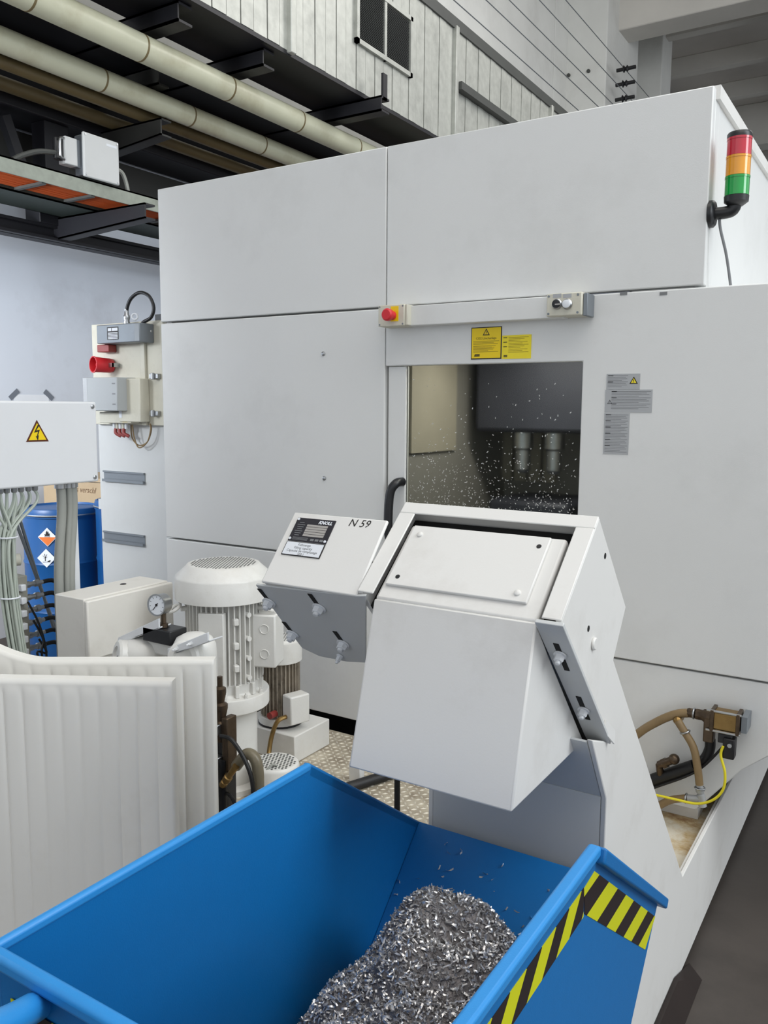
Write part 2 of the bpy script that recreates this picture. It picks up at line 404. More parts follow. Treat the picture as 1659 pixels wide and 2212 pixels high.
o = MB().box((XW+.001, .5, 3.36), (XW+.04, 13, 3.64)).build('wall_shade_board', M_arm); tag(o, 'dark board added as shade on the wall behind the cable trays', 'board')  # added board, stands in for the shade on the upper wall
o = MB().box((-5.02, .5, 4.02), (-4.5, 13, 4.1)).build('dark_platform', M_dsteel); tag(o, 'dark flat sheet above the lagged pipes', 'sheet')
# brackets from the wall that carry the pipes
for k, (px_, py_, zt1, hh_, hw) in enumerate(((358, 258, 3.69, .115, .20), (352, 146, 3.985, .12, .12))):
    p = at(px_, py_, 'z', zt1); xe = p.x
    mb = MB().slab([(XW+.02, p.y-.05, zt1-hw), (xe, p.y-.05, zt1-hh_), (xe, p.y-.05, zt1), (XW+.02, p.y-.05, zt1)], (0, .012, 0))
    mb.box((XW+.02, p.y-.05, zt1-.012), (xe, p.y+.05, zt1))
    mb.slab([(XW+.02, p.y-.05, zt1-hw), (xe, p.y-.05, zt1-hh_), (xe, p.y+.05, zt1-hh_), (XW+.02, p.y+.05, zt1-hw)], (0, 0, .012))
    tag(mb.build('pipe_bracket', M_arm), ['dark wall bracket with channel end under the lower cream lagged pipe', 'dark wall bracket with channel end between the two cream lagged pipes'][k], 'bracket', 'pipe brackets')

# ------------------------------------------------------------------ wall steelwork and cable trays
XB = -5.3
zb1 = at(0, 466, 'x', XB).z; zb0 = at(0, 500, 'x', XB).z
mb = MB().box((XB-.1, -1, zb1-.02), (XB+.06, 12, zb1)).box((XB-.1, -1, zb0), (XB+.06, 12, zb0+.02)).box((XB+.0, -1, zb0), (XB+.015, 12, zb1))
tag(mb.build('wall_girder', M_dsteel), 'black horizontal steel girder along the white wall below the cable trays', 'girder')
p = at(115, 400, 'x', XB)
st = thing('rack_post', 'black upright steel post of the cable rack behind the grey junction box', 'post', (XB, p.y, zb1))
MB().box((XB-.08, p.y-.1, zb1), (XB+.06, p.y+.1, 3.66)).build('upright', M_dsteel, st, bevel=.004)
MB().box((XB-.09, p.y-.17, zb1), (XB+.07, p.y+.05, zb1+.12)).build('foot_plate', M_dsteel, st, bevel=.004)
a_, b_ = at(8, 250, 'x', XB), at(50, 372, 'x', XB)
tag(MB().obox((a_+b_)/2, (b_-a_)/2, (0, .03, .012), (.03, 0, 0)).build('rack_brace', M_dsteel), 'black diagonal brace left of the upright rack post', 'brace')
# bracket arm carrying the trays
zt_ = 3.02
p = at(312, 437, 'z', zt_)
mb = MB().slab([(XB, p.y, zt_-.15), (p.x, p.y, zt_-.10), (p.x, p.y, zt_), (XB, p.y, zt_)], (0, .012, 0)).box((XB, p.y, zt_-.012), (p.x, p.y+.09, zt_))
mb.slab([(XB, p.y, zt_-.15), (p.x, p.y, zt_-.10), (p.x, p.y+.09, zt_-.10), (XB, p.y+.09, zt_-.15)], (0, 0, .012))
tag(mb.build('tray_bracket', M_dsteel), 'dark tapered bracket with channel end carrying the cable trays', 'bracket')
XT = at(170, 392, 'z', 3.1).x
tr = thing('cable_tray', 'galvanised ladder tray full of orange cables below the grey junction box', 'cable tray', (XT-.2, 4, 3.03))
MB().box((XT-.012, 1, 3.04), (XT, 12, 3.13)).box((XT-.04, 1, 3.12), (XT, 12, 3.13)).build('side_rail', mat('old_zinc', (150, 156, 146), .5, .3, var=.12, scale=20, dirt=(96, 100, 90), dirt_amt=.5), tr)
MB().box((XT-.42, 1, 3.04), (XT-.408, 12, 3.12)).build('side_rail', M_galv, tr)
yy = 1.2
while yy < 8:
    MB().box((XT-.41, yy, 3.03), (XT-.01, yy+.03, 3.045)).build('rung', M_msteel, tr); yy += .36
for k in range(14):
    x0 = XT-.04-.022*(k % 14); ph = random.random()*6
    path = [(x0-.006*math.sin(ph+i*.9), 1+i*.55, 3.058+.004*math.sin(ph+i)) for i in range(16)]
    o = MB().tube(path, .0095, 6, 4).build('orange_cable', M_orange)
    tag(o, 'orange cable lying in the ladder tray with others like it', 'cable', 'orange cables in the tray')
tm = thing('mesh_tray', 'dark perforated cable tray between the orange cables and the wall', 'cable tray', (-5.05, 4, 2.98))
MB().box((-5.2, 1, 3.02), (-4.84, 12, 3.03)).box((-5.2, 1, 3.02), (-5.19, 12, 3.09)).box((-4.85, 1, 3.02), (-4.84, 12, 3.09)).build('tray_body', mat('dull_green_mesh', (64, 74, 70), .5, .4, var=.15, scale=60), tm)
for k in range(3):
    MB().tube([(-5.15+.1*k, 1, 3.05), (-5.12+.09*k, 4, 3.055), (-5.14+.1*k, 11, 3.05)], .022, 8).build('tray_cable', M_black, tm)
# junction box on the tray
xj = XT+.03
q = [at(*c, 'x', xj) for c in ((180, 283), (257, 309), (257, 400), (181, 381))]
jy0, jy1, jz0, jz1 = (q[0].y+q[3].y)/2, (q[1].y+q[2].y)/2, (q[2].z+q[3].z)/2, (q[0].z+q[1].z)/2
jb = thing('tray_junction_box', 'grey square junction box standing on the ladder cable tray', 'junction box', (xj-.05, (jy0+jy1)/2, jz0))
MB().box((xj-.1, jy0+.01, jz0+.01), (xj-.02, jy1-.01, jz1-.01)).build('body', M_rail, jb, bevel=.008)
lid = MB().box((xj-.018, jy0, jz0), (xj+.004, jy1, jz1)).build('lid', M_cab, jb, bevel=.008)
for yy, zz in ((jy0, jz0), (jy0, jz1), (jy1, jz0), (jy1, jz1)):
    sy = 1 if yy == jy0 else -1; sz = 1 if zz == jz0 else -1
    MB().cyl((xj+.003, yy+sy*.015, zz+sz*.015), (xj+.008, yy+sy*.015, zz+sz*.015), .007, 10).build('lid_screw', M_steel, lid)
MB().box((xj+.004, jy1-.1, jz1-.045), (xj+.005, jy1-.02, jz1-.03)).build('name_strip', M_paper, lid)
MB().box((xj-.09, jy0+.02, 3.13), (xj-.04, jy1-.02, jz0+.012)).build('mount_foot', M_msteel, jb)
MB().tube([(xj-.05, jy1-.01, jz0+.12), (xj-.05, jy1+.07, jz0+.1), (xj-.05, jy1+.11, jz0), (xj-.07, jy1+.11, 3.1)], .014, 8).build('outlet_tube', M_ghose, jb)
c = [at(*c_, 'x', xj-.03) for c_ in ((140, 292), (168, 360))]
cb = thing('plug_connector', 'grey heavy plug connector on the left of the tray junction box', 'connector', (xj-.06, c[0].y, c[1].z))
MB().box((xj-.1, c[0].y, c[1].z), (xj-.03, jy0-.02, c[0].z)).build('housing', M_cab, cb, bevel=.006)
MB().box((xj-.09, jy0-.022, c[1].z), (xj-.04, jy0+.012, c[0].z)).build('collar', M_rail, cb)
MB().box((xj-.08, c[0].y-.06, c[1].z+.015), (xj-.045, c[0].y, c[0].z-.015)).build('hood', M_blackm, cb, bevel=.01)
MB().tube([(xj-.03, c[0].y-.01, c[1].z+.02), (xj-.02, c[0].y-.045, c[1].z+.035), (xj-.02, c[0].y-.045, c[0].z-.035), (xj-.03, c[0].y-.01, c[0].z-.02)], .008, 8, 4).build('lock_lever', M_steel, cb)
pc = [at(*c_, 'x', xj-.06) for c_ in ((122, 330), (85, 327), (50, 335), (28, 345))]
MB().tube([(xj-.06, c[0].y-.05, pc[0].z)]+pc, .016, 8).build('feed_cable', M_msteel, cb)

# ================================================================== machining centre
YF = 2.85
XL, XS, XR, XE = -3.04, -1.79, -.605, .02
ZT, ZM, ZLL, ZLR = 2.695, 2.092, 1.073, .84
XWIN = -.99; ZWIN = 1.866; G = .004
mc = thing('machining_center', 'large white enclosed machining center with dark window behind the chip conveyor', 'machine', (-1.6, 3.6, 0))
B_ = .004
MB().box((XL, YF, ZM+G), (XS-G, YF+.04, ZT)).build('upper_panel', M_mach, mc, bevel=B_)
MB().box((XS, YF, ZM+G), (XR, YF+.04, ZT)).build('upper_panel', M_mach, mc, bevel=B_)
MB().box((XL, YF, ZLL+G), (XS-G-.002, YF+.04, ZM-G)).build('front_panel', M_mach, mc, bevel=B_)
MB().xz([(XS, ZWIN), (XS, ZM-G), (XE, ZM-G), (XE, ZLR+G), (XWIN, ZLR+G), (XWIN, ZWIN)], YF-.004, YF+.04).build('front_panel', M_mach, mc, bevel=B_)
zbl = .385
MB().xz([(XL, ZLL-G), (-1.75, ZLL-G), (-1.75, zbl), (XL, zbl)], YF, YF+.04).build('skirt_panel', M_mach, mc, bevel=B_)
MB().xz([(-1.746, ZLR-.003), (XE, ZLR-.003), (XE, .9-.26), (-.332, .599), (-.408, .534), (-.545, .36), (-1.746, .36)], YF+.002, YF+.042).build('skirt_panel', M_mach, mc, bevel=B_)
# side, top and rear of the enclosure
MB().box((XR-.04, YF+.041, ZM), (XR, YF+.1, ZT-.005)).build('corner_post', M_mach, mc, bevel=.003)
MB().box((XR-.036, YF+.106, ZM), (XR-.002, 5.6, ZT-.005)).build('side_panel', M_mach, mc, bevel=.003)
MB().box((XL, YF+.041, ZT-.03), (XR+.012, 5.6, ZT+.012)).build('roof_sheet', M_conv, mc)
MB().box((XL, YF+.041, .3), (XL+.03, 5.6, ZT-.035)).build('side_panel', M_mach, mc)
MB().box((XR-.1, YF+.041, ZM-.035), (XE, 5.6, ZM-.006)).build('shoulder_sheet', M_mach, mc)
MB().box((XE-.03, YF+.041, .65), (XE, 5.6, ZM-.04)).build('side_panel', M_mach, mc)
MB().box((XL+.031, 5.57, .3), (XE-.031, 5.6, ZM-.04)).build('rear_panel', M_mach, mc)
MB().box((XL+.04, YF+.3, 0), (-.95, 5.5, .34)).build('bed', M_dark, mc)
# window opening and sliding door
dr = MB().box((XS+.004, YF+.012, .86), (XS+.085, YF+.04, ZWIN-.002)).box((XS+.085, YF+.02, .86), (XWIN, YF+.05, .93)).build('sliding_door', M_mach, mc, bevel=.003)
MB().box((XS+.085, YF+.022, .93), (XWIN+.02, YF+.028, ZWIN+.01)).build('window_pane', M_glass, dr)
hb = MB()
h0 = at(852, 1042, 'y', YF-.03); 
hb.tube([(h0.x+.012, YF+.012, h0.z), (h0.x+.006, YF-.03, h0.z-.005), (h0.x-.012, YF-.045, h0.z-.05), (h0.x-.018, YF-.045, h0.z-.18), (h0.x-.014, YF-.03, h0.z-.24), (h0.x-.01, YF+.012, h0.z-.25)], .018, 10)
lab(hb.build('door_handle', M_blackm, dr), 'black bow handle')
# chamber behind the glass
cx0, cx1, cy1, cz0, cz1 = XS+.05, XWIN+.25, 3.9, .7, 2.02
M_cham = mat('chamber_grey', (140, 138, 132), .6, var=.05)
M_chamd = mat('chamber_dark', (60, 62, 72), .5, .3, var=.1)
M_chaml = mat('chamber_panel', (168, 162, 146), .6, var=.05)
chm = MB().box((cx0, cy1, cz0), (cx1, cy1+.02, cz1)).box((cx1, YF+.06, cz0), (cx1+.02, cy1, cz1)).box((cx0-.02, YF+.06, cz0), (cx0, cy1, cz1)).box((cx0, YF+.06, cz0-.02), (cx1, cy1, cz0)).box((cx0, YF+.06, cz1), (cx1, cy1, cz1+.02)).build('machining_chamber', M_cham, mc)
for k in range(4): MB().box((-2.0+.3*k*.25+cx0+1.99, cy1-.03, 1.35), (-1.94+.3*k*.25+cx0+1.99, cy1-.0005, cz1)).build('guide_panel', M_chaml, chm)
MB().box((cx0+.0005, YF+.1, 1.52), (cx0+.012, 3.34, 1.99)).build('guide_panel', M_chaml, chm)
MB().box((cx0+.06, 3.42, 1.6), (cx1-.02, cy1-.04, 1.95)).build('spindle_head', M_chamd, chm, bevel=.02)
MB().box((cx0+.12, 3.45, .72), (cx0+.5, cy1-.04, 1.3)).build('work_column', M_chamd, chm, bevel=.02)
for px_ in (1132, 1200): MB().lathe((at(px_, 910, 'y', 3.52).x, 3.52, 1.42), [(.02, 0), (.034, .015), (.034, .10), (.045, .11), (.045, .1795)], 20).build('tool_holder', M_steel, chm)
wl_ = bpy.data.lights.new('chamber_fill_light', 'AREA'); wl_.shape = 'RECTANGLE'; wl_.size = .5; wl_.size_y = .1; wl_.energy = 6; wl_.color = (1, .95, .86)  # added fill light, lifts the brightness behind the glass
wo_ = bpy.data.objects.new('chamber_fill_light', wl_); COL.objects.link(wo_); wo_.location = (cx0+.5, 3.1, cz1-.03)
# chips stuck on the inside of the pane
ck = MB()
for i in range(900):
    u = random.random(); h = abs(random.gauss(0, .16)) if random.random() < .9 else random.random()*.75
    x = XS+.1+u*(XWIN-XS-.12); z = 1.28+h+.05*math.sin(u*5)*0
    if z > ZWIN-.05: continue
    a = random.random()*PI; s_ = random.uniform(.0012, .0034); w_ = s_*.45
    d1 = Vector((math.cos(a), 0, math.sin(a)))*s_; d2 = Vector((-math.sin(a), 0, math.cos(a)))*w_
    c_ = Vector((x, YF+.0215, z)); ck.add([c_-d1-d2, c_+d1-d2+Vector((0, -.0015, 0)), c_+d1+d2, c_-d1+d2+Vector((0, -.001, 0))], [(0, 1, 2, 3)])
M_fleck = mat('bright_fleck', (214, 214, 210), .4, .3)
o = ck.build('chip_flecks', M_fleck, dr); o['kind'] = 'stuff'
# screws on the left panel
for px_, py_ in ((699, 764), (701, 1033)):
    p = at(px_, py_, 'y', YF); MB().lathe(p+Vector((0, 0, 0)), [(.009, 0), (.009, .004), (.005, .007)], 14, (0, -1, 0)).build('panel_screw', M_steel, mc)
for px_ in (1347, 1433):
    p = at(px_, 634, 'y', YF-.005); MB().box((p.x-.012, YF-.0055, p.z-.005), (p.x+.012, YF-.004, p.z+.005)).build('slot_cap', M_inkg, mc)
# trunking over the window
tk0 = at(876, 660, 'y', YF-.05); tk1 = at(1190, 640, 'y', YF-.05); tkb = at(1150, 690, 'y', YF-.05)
lab(MB().box((tk0.x-.08, YF-.055, tkb.z), (tk1.x+.05, YF-.004, tk1.z-.0)).build('cable_trunking', M_mach, mc, bevel=.003), 'shallow white trunking above the window')

# printed labels on the front
def decal(name, px0, px1, m, yoff=.0055, label=None, h=.0008, parent=mc):
    a = at(*px0, 'y', YF-.004); b = at(*px1, 'y', YF-.004)
    o = MB().box((a.x, YF-yoff, b.z), (b.x, YF-.004, a.z)).build(name, m, parent)
    if label: lab(o, label)
    return o, a, b
def lines(parent, x0, x1, zs, h, m, y, frac=None, name='print_line'):
    mb = MB()
    for i, z in enumerate(zs):
        e = x0+(x1-x0)*(frac[i % len(frac)] if frac else 1)
        mb.box((x0, y-.0004, z-h/2), (e, y, z+h/2))
    return mb.build(name, m, parent)
def tri(parent, cx, z0, w, m1, m2, y, sym=True, axis='x'):
    h = w*.87
    MB().slab([(cx-w/2, y, z0), (cx+w/2, y, z0), (cx, y, z0+h)], (0, -.0005, 0)).build('warning_triangle', m1, parent)
    k = .66; MB().slab([(cx-w*k/2, y-.0005, z0+h*.12), (cx+w*k/2, y-.0005, z0+h*.12), (cx, y-.0005, z0+h*(.12+k))], (0, -.0004, 0)).build('triangle_field', m2, parent)
    if sym: MB().box((cx-w*.04, y-.0013, z0+h*.3), (cx+w*.04, y-.0009, z0+h*.6)).box((cx-w*.04, y-.0013, z0+h*.19), (cx+w*.04, y-.0009, z0+h*.25)).build('exclamation_mark', m1, parent)
sg, a, b = decal('warning_sign', (1019, 708), (1083, 775), M_ink, .0062, 'yellow warning sign with black border')
yf_ = YF-.0062; w_ = b.x-a.x; hh = a.z-b.z
MB().box((a.x+.003, yf_-.0005, b.z+.004), (b.x-.003, yf_, a.z-.003)).build('yellow_field', M_yellow, sg)
y2 = yf_-.0006; cxm = (a.x+b.x)/2
tri(sg, cxm, a.z-.03, .028, M_ink, M_yellow, y2)
text('lettering', 'CO2 Löschanlage', (cxm, y2-.0003, a.z-.044), (1, 0, 0), (0, 0, 1), .0115, M_ink, sg, 'CENTER')
lines(sg, a.x+.009, b.x-.009, [a.z-.051-.0048*i for i in range(3)], .0016, M_inky, y2, [1, .8, .95])
lines(sg, a.x+.009, b.x-.012, [a.z-.068-.0042*i for i in range(6)], .0016, M_inky, y2, [.9, .75, .85, .8, .6, 1])
lines(sg, a.x+.016, a.x+.036, [b.z+.017, b.z+.0125], .0035, M_ink, y2, [1, 1]).name = 'emblem'
MB().slab([(a.x+.012, y2, b.z+.011), (a.x+.018, y2, b.z+.011), (a.x+.018, y2, b.z+.017)], (0, -.0004, 0)).build('emblem', M_ink, sg)
s2, a, b = decal('instruction_sticker', (1085, 725), (1147, 774), M_yellow2, .006, 'plain pale yellow text sticker')
y2 = YF-.006
lines(s2, a.x+.006, a.x+.02, [a.z-.008, a.z-.024, a.z-.04], .0025, M_ink, y2)
lines(s2, a.x+.026, b.x-.01, [a.z-.008-.0052*i for i in range(11)], .0014, M_inky, y2, [1, .8, .6, .95, .7])
lines(s2, a.x+.008, a.x+.022, [b.z+.012, b.z+.008], .003, M_ink, y2).name = 'emblem'
for nm, p0, p1, tr_, lb in (('instruction_label', (1311, 808), (1382, 841), (1369, 822), 'silver label with small yellow triangle'), ('instruction_label', (1308, 842), (1408, 891), None, 'widest silver text label'), ('instruction_label', (1306, 892), (1357, 982), None, 'tall narrow silver text label')):
    s3, a, b = decal(nm, p0, p1, M_silver, .0058, lb)
    y2 = YF-.0058
    nL = int((a.z-b.z-.008)/.0052)
    x0 = a.x+.005 if p0[1] != 842 else a.x+.022
    lines(s3, x0, (b.x-.005) if tr_ is None else (b.x-.04), [a.z-.006-.0052*i for i in range(nL)], .0014, M_inkg, y2, [1, .9, .96, .7])
    lines(s3, x0, x0+.018, [a.z-.006-.0208*i for i in range(max(1, nL//4))], .0024, M_ink, y2)
    if tr_:
        c_ = at(*tr_, 'y', y2); tri(s3, c_.x, c_.z-.011, .028, M_ink, M_yellow2, y2)
    if p0[1] == 842:
        c_ = at(1317, 868, 'y', y2); tri(s3, c_.x, c_.z-.007, .016, M_ink, M_silver, y2)

# ------------------------------------------------------------------ control stations on the front
YS = YF-.055
a, b = at(817, 660, 'y', YS-.03), at(873, 703, 'y', YS-.03)
es = thing('emergency_stop_box', 'small beige box with red mushroom stop button on a yellow field', 'control box', ((a.x+b.x)/2, YF-.03, b.z))
bx = MB().box((a.x, YS-.03, b.z), (b.x, YF-.005, a.z)).build('housing', M_ivory, es, bevel=.003)
MB().box((b.x+.001, YS-.026, b.z+.002), (b.x+.012, YF-.006, a.z-.002)).build('end_cover', M_ivory, es, bevel=.002)
cx_, cz_ = at(842, 681, 'y', YS-.05).x, (a.z+b.z)/2-.001
MB().box((cx_-.008, YS-.0312, cz_-.022), (cx_+.026, YS-.03, cz_+.034)).build('yellow_field', M_yellow, es)
MB().lathe((cx_, YS-.03, cz_), [(.017, 0), (.017, .012), (.014, .016), (.014, .024), (.023, .028), (.023, .042), (.018, .048)], 28, (0, -1, 0)).build('stop_button', M_red, es)
for dx, dz in ((.007, .007), (.007, -.007), (-.007, .007), (-.007, -.007)):
    MB().cyl(((a.x if dx > 0 else b.x)+dx, YS-.0295, (b.z if dz > 0 else a.z)+dz), ((a.x if dx > 0 else b.x)+dx, YS-.031, (b.z if dz > 0 else a.z)+dz), .0035, 10).build('cover_screw', M_rail, es)
a, b = at(1181, 635, 'y', YS-.03), at(1256, 680, 'y', YS-.03)
bs = thing('push_button_box', 'beige button box with one black and one white push button', 'control box', ((a.x+b.x)/2, YF-.03, b.z))
MB().box((a.x, YS-.03, b.z), (b.x, YF-.005, a.z)).build('housing', M_ivory, bs, bevel=.004)
MB().box((b.x+.001, YS-.02, b.z-.002), (b.x+.016, YF-.005, a.z-.004)).build('end_bracket', M_rail, bs, bevel=.002)
for px_, m_, nm in ((1204, M_blackm, 'black push button'), (1226, M_paper, 'white push button')):
    c_ = at(px_, 657, 'y', YS-.03)
    rg = MB().lathe((c_.x, YS-.03, c_.z), [(.0175, 0), (.0175, .006), (.014, .01)], 28, (0, -1, 0)).build('button_ring', M_steel, bs)
    lab(MB().lathe((c_.x, YS-.0402, c_.z), [(.0135, 0), (.0135, .005), (.011, .006)], 24, (0, -1, 0)).build('push_button', m_, rg), nm)
    MB().box((c_.x-.016, YS-.0306, c_.z+.021), (c_.x+.013, YS-.03, c_.z+.034)).build('label_plate', M_silver, bs)
c_ = at(1204, 657, 'y', YS-.047)
MB().box((c_.x-.009, YS-.0468, c_.z-.002), (c_.x+.009, YS-.0463, c_.z+.002)).build('button_mark', M_field, bs)
for sx in (0, 1):
    for sz in (0, 1):
        x = a.x+.008 if sx == 0 else b.x-.014; z = b.z+.009 if sz == 0 else a.z-.009
        MB().cyl((x, YS-.0295, z), (x, YS-.0315, z), .004, 10).build('cover_screw', M_rail, bs)

# ------------------------------------------------------------------ signal tower
p = at(1533, 463, 'x', XR)
sx_ = XR; py_, pz_ = p.y, p.z
ra = at(1590, 440, 'y', py_); ax_ = ra.x
tw = thing('signal_tower', 'red amber and green signal light tower on black arm beside the machine top', 'signal light', (ax_, py_, pz_))
MB().lathe((sx_-.001, py_, pz_), [(.042, 0), (.042, .012), (.036, .018), (.022, .02)], 28, (1, 0, 0)).build('wall_flange', M_blackm, tw)
tz = at(1585, 425, 'y', py_).z
MB().tube([(sx_+.015, py_, pz_), (ax_-.03, py_, pz_), (ax_-.008, py_, pz_+.006), (ax_, py_, pz_+.03), (ax_, py_, tz)], .019, 14, 4).build('arm', M_blackm, tw)
zz = [at(1585, q_, 'y', py_).z for q_ in (446, 425, 383, 340, 301, 289)]
R_ = .037
MB().lathe((ax_, py_, 0), [(.02, zz[0]), (R_*.97, zz[0]+.012), (R_, zz[1])], 30).build('base_socket', M_blackm, tw)
for i, (m_, nm) in enumerate(((M_lgr, 'green lens'), (M_lor, 'amber lens'), (M_lred, 'red lens'))):
    lens = lab(MB().lathe((ax_, py_, 0), [(R_*.97, zz[1+i]+.001), (R_*.97, zz[2+i]-.007)], 30).build('lens', m_, tw), nm)
    MB().lathe((ax_, py_, 0), [(R_, zz[2+i]-.0068), (R_, zz[2+i])], 30).build('lens_collar', m_, lens)
    MB().cyl((ax_, py_, zz[1+i]+.003), (ax_, py_, zz[2+i]-.009), .013, 12).build('lamp_core', M_steel, lens)
MB().lathe((ax_, py_, 0), [(R_, zz[4]), (R_, zz[5]-.005), (R_*.9, zz[5])], 30).build('cap', M_blackm, tw)
MB().tube([(sx_+.03, py_, pz_-.015), (sx_+.035, py_, pz_-.05), (sx_+.055, py_+.01, pz_-.13), (sx_+.07, py_+.03, ZM-.002)], .0045, 8).build('cable', M_inkg, tw)

# ================================================================== chip conveyor with coolant tank
XC, XCL, XCH = -.485, -.90, -.53
cv = thing('chip_conveyor', 'white inclined chip conveyor with sloping discharge head and coolant tank', 'conveyor', (-.7, 2.4, 0))
A, Bp, Cp, Dp = (1.516, 1.503), (1.713, 1.296), (1.641, 1.201), (2.409, .359)
Ep, Fp, Gp = (1.632, .911), (1.613, 1.03), (1.335, 1.345)
side = [A, Bp, Cp, Dp, (4.8, .345), (4.8, .03), (2.54, .03), (1.632, .03), Ep, (1.525, 1.072), (1.622, 1.036), Gp]
sp = MB().yz(side, XC-.012, XC).build('side_plate', M_conv, cv, bevel=.0025)
# far side plate and closing sheets of the casing
MB().yz([A, Bp, Cp, (2.43, .34), (2.43, .03), (1.632, .03), Ep, (1.477, 1.083), (1.60, 1.06), Gp], XCL, XCL+.012).build('side_plate', M_conv, cv, bevel=.002)
MB().yz([Ep, (1.644, .916), (1.644, .03), (1.632, .03)], XCL+.0125, XC-.0125).build('front_sheet', M_cab, cv)
MB().yz([(1.528, 1.064), (1.531, 1.067), (1.637, .916), (1.633, .912)], XCL+.0125, XC-.0125).build('underside_sheet', M_cab, cv)
MB().yz([A, Bp, (1.705, 1.29), (1.51, 1.495)], XCL+.0125, XC-.0125).build('back_sheet', M_conv, cv)
MB().yz([Bp, Cp, (1.633, 1.201), (1.702, 1.292)], XCL+.0125, XC-.0125).build('back_sheet', M_conv, cv)
MB().yz([Cp, Dp, (2.397, .355), (1.629, 1.195)], XCL+.0125, XC-.0125).build('back_sheet', M_conv, cv)
# outer sloping frame with its opening
sl_ = Vector((0, A[0]-Gp[0], A[1]-Gp[1])); SL = sl_.length; sv = sl_/SL; sn = Vector((0, -sv.z, sv.y)); ux = Vector((1, 0, 0))
O = Vector((0, Gp[0], Gp[1]))
def S(x, t, h=0): return O+Vector((x, 0, 0))+sv*t+sn*h
def slope_box(mb, x0, x1, t0, t1, h0, h1):
    return mb.obox(S((x0+x1)/2, (t0+t1)/2, (h0+h1)/2), ux*((x1-x0)/2), sv*((t1-t0)/2), sn*((h1-h0)/2))
mb = MB(); TH = .004
slope_box(mb, XCL, XC, SL-.03, SL, 0, TH); slope_box(mb, XC-.036, XC, 0, SL-.03, 0, TH); slope_box(mb, XCL, -.8635, 0, SL-.03, 0, TH)
lab(mb.build('hood_frame', M_conv, cv, bevel=.003), 'sloping frame around the discharge opening')
slope_box(MB(), XCL+.013, XC-.014, .0, SL-.012, -.05, -.04).build('opening_shade', M_dark, cv)  # dark sheet put in for the shade inside the opening
# inner discharge chute
bend, top, Q, F2 = Vector((0, 1.335, 1.338)), Vector((0, 1.487, 1.474)), (1.249, 1.029), (1.613, 1.029)
X0, X1 = -.862, XCH
chp = [(bend.y, bend.z), Q, F2, (1.40, 1.262)]
cm = MB(); w = .008
cm.yz([(bend.y, bend.z), Q, (Q[0]+w, Q[1]), (bend.y+w, bend.z-.004)], X0, X1)
cm.yz(chp, X1-w, X1-.0002).yz(chp, X0, X0+w)
lab(cm.build('discharge_chute', M_conv, cv, bevel=.004), 'large plain chute with slanted front sheet')
tv = (top-bend); TL = tv.length; tv.normalize(); tn = Vector((0, -tv.z, tv.y))
def T(x, t, h=0): return bend+Vector((x, 0, 0))+tv*t+tn*h
def top_box(mb, x0, x1, t0, t1, h0, h1): return mb.obox(T((x0+x1)/2, (t0+t1)/2, (h0+h1)/2), ux*((x1-x0)/2), tv*((t1-t0)/2), tn*((h1-h0)/2))
TL -= .014; hb_ = MB(); top_box(hb_, X0+.001, X1, 0, TL, -.03, 0); hood = lab(hb_.build('chute_top', M_conv, cv, bevel=.006), 'sloping top of the chute')
lid = MB(); top_box(lid, X0+.012, X1-.028, .032, TL-.006, .0, .007); lid = lid.build('cover_plate', M_conv, cv, bevel=.002)
lab(lid, 'screwed rectangular cover plate')
for (x, t, m_) in ((X0+.035, TL-.03, M_conv), (X1-.045, TL-.03, M_blackm), (X0+.032, .052, M_blackm), (X1-.05, .05, M_conv)):
    MB().lathe(T(x, t, .007), [(.0065, 0), (.006, .003), (.003, .0045)] if m_ is M_conv else [(.005, 0), (.0045, .0008)], 14, tn).build('cover_screw', m_, lid)
# slotted flanges with bolts
def bolt(p, n_, parent, r=.011, m_=M_white):
    b_ = MB().lathe(p, [(r*1.25, 0), (r*1.25, .003)], 18, n_).build('washer', m_, parent)
    MB().lathe(Vector(p)+n_*.003, [(r*.95, 0), (r*.95, .009), (r*.8, .011)], 6, n_).lathe(Vector(p)+n_*.014, [(r*.5, 0), (r*.5, .005), (r*.4, .006)], 12, n_).build('bolt', m_, parent)
fa, fb = Vector((0, 1.324, 1.342)), Vector((0, 1.622, 1.034)); fdv = (fb-fa); FL = fdv.length; fdv.normalize(); fnv = Vector((0, fdv.z, -fdv.y))
if fnv.y > 0: fnv = -fnv
fl = MB().obox((fa+fb)/2+Vector(((XCH+XC)/2+.004, 0, 0))+fnv*-.002, ux*((XC-XCH)/2+.003), fdv*(FL/2), fnv*.004).build('slotted_flange', M_cab, cv, bevel=.0015)
def Fp_(x, t, h=.0025): return fa+Vector((x, 0, 0))+fdv*t+fnv*h
for t0, t1, tb in ((.06, .15, .095), (.245, .335, .295)):
    MB().obox(Fp_(-.505, (t0+t1)/2, .0024), ux*.005, fdv*((t1-t0)/2), fnv*.0006).build('slot', M_dark, fl)
    bolt(Fp_(-.505, tb, .003), fnv, fl, .0095)
MB().slab([Fp_(-.487, FL-.05, 0), Fp_(-.474, FL, .0), Fp_(-.474, FL-.02, -.02), Fp_(-.484, FL-.06, -.02)], (.004, 0, 0)).build('hook_tab', M_conv, fl)
# fittings on the outer side plate
for px_, py_ in ((1307, 1201), (1271, 1358)):
    p = at(px_, py_, 'x', XC); MB().cyl(p+Vector((-.001, 0, 0)), p+Vector((.0006, 0, 0)), .006, 12).build('plate_hole', M_dark, sp)
p = at(1281, 1390, 'x', XC); MB().cyl(p, p+Vector((.006, 0, 0)), .012, 18).build('cap_nut', M_conv, sp, bevel=.002)
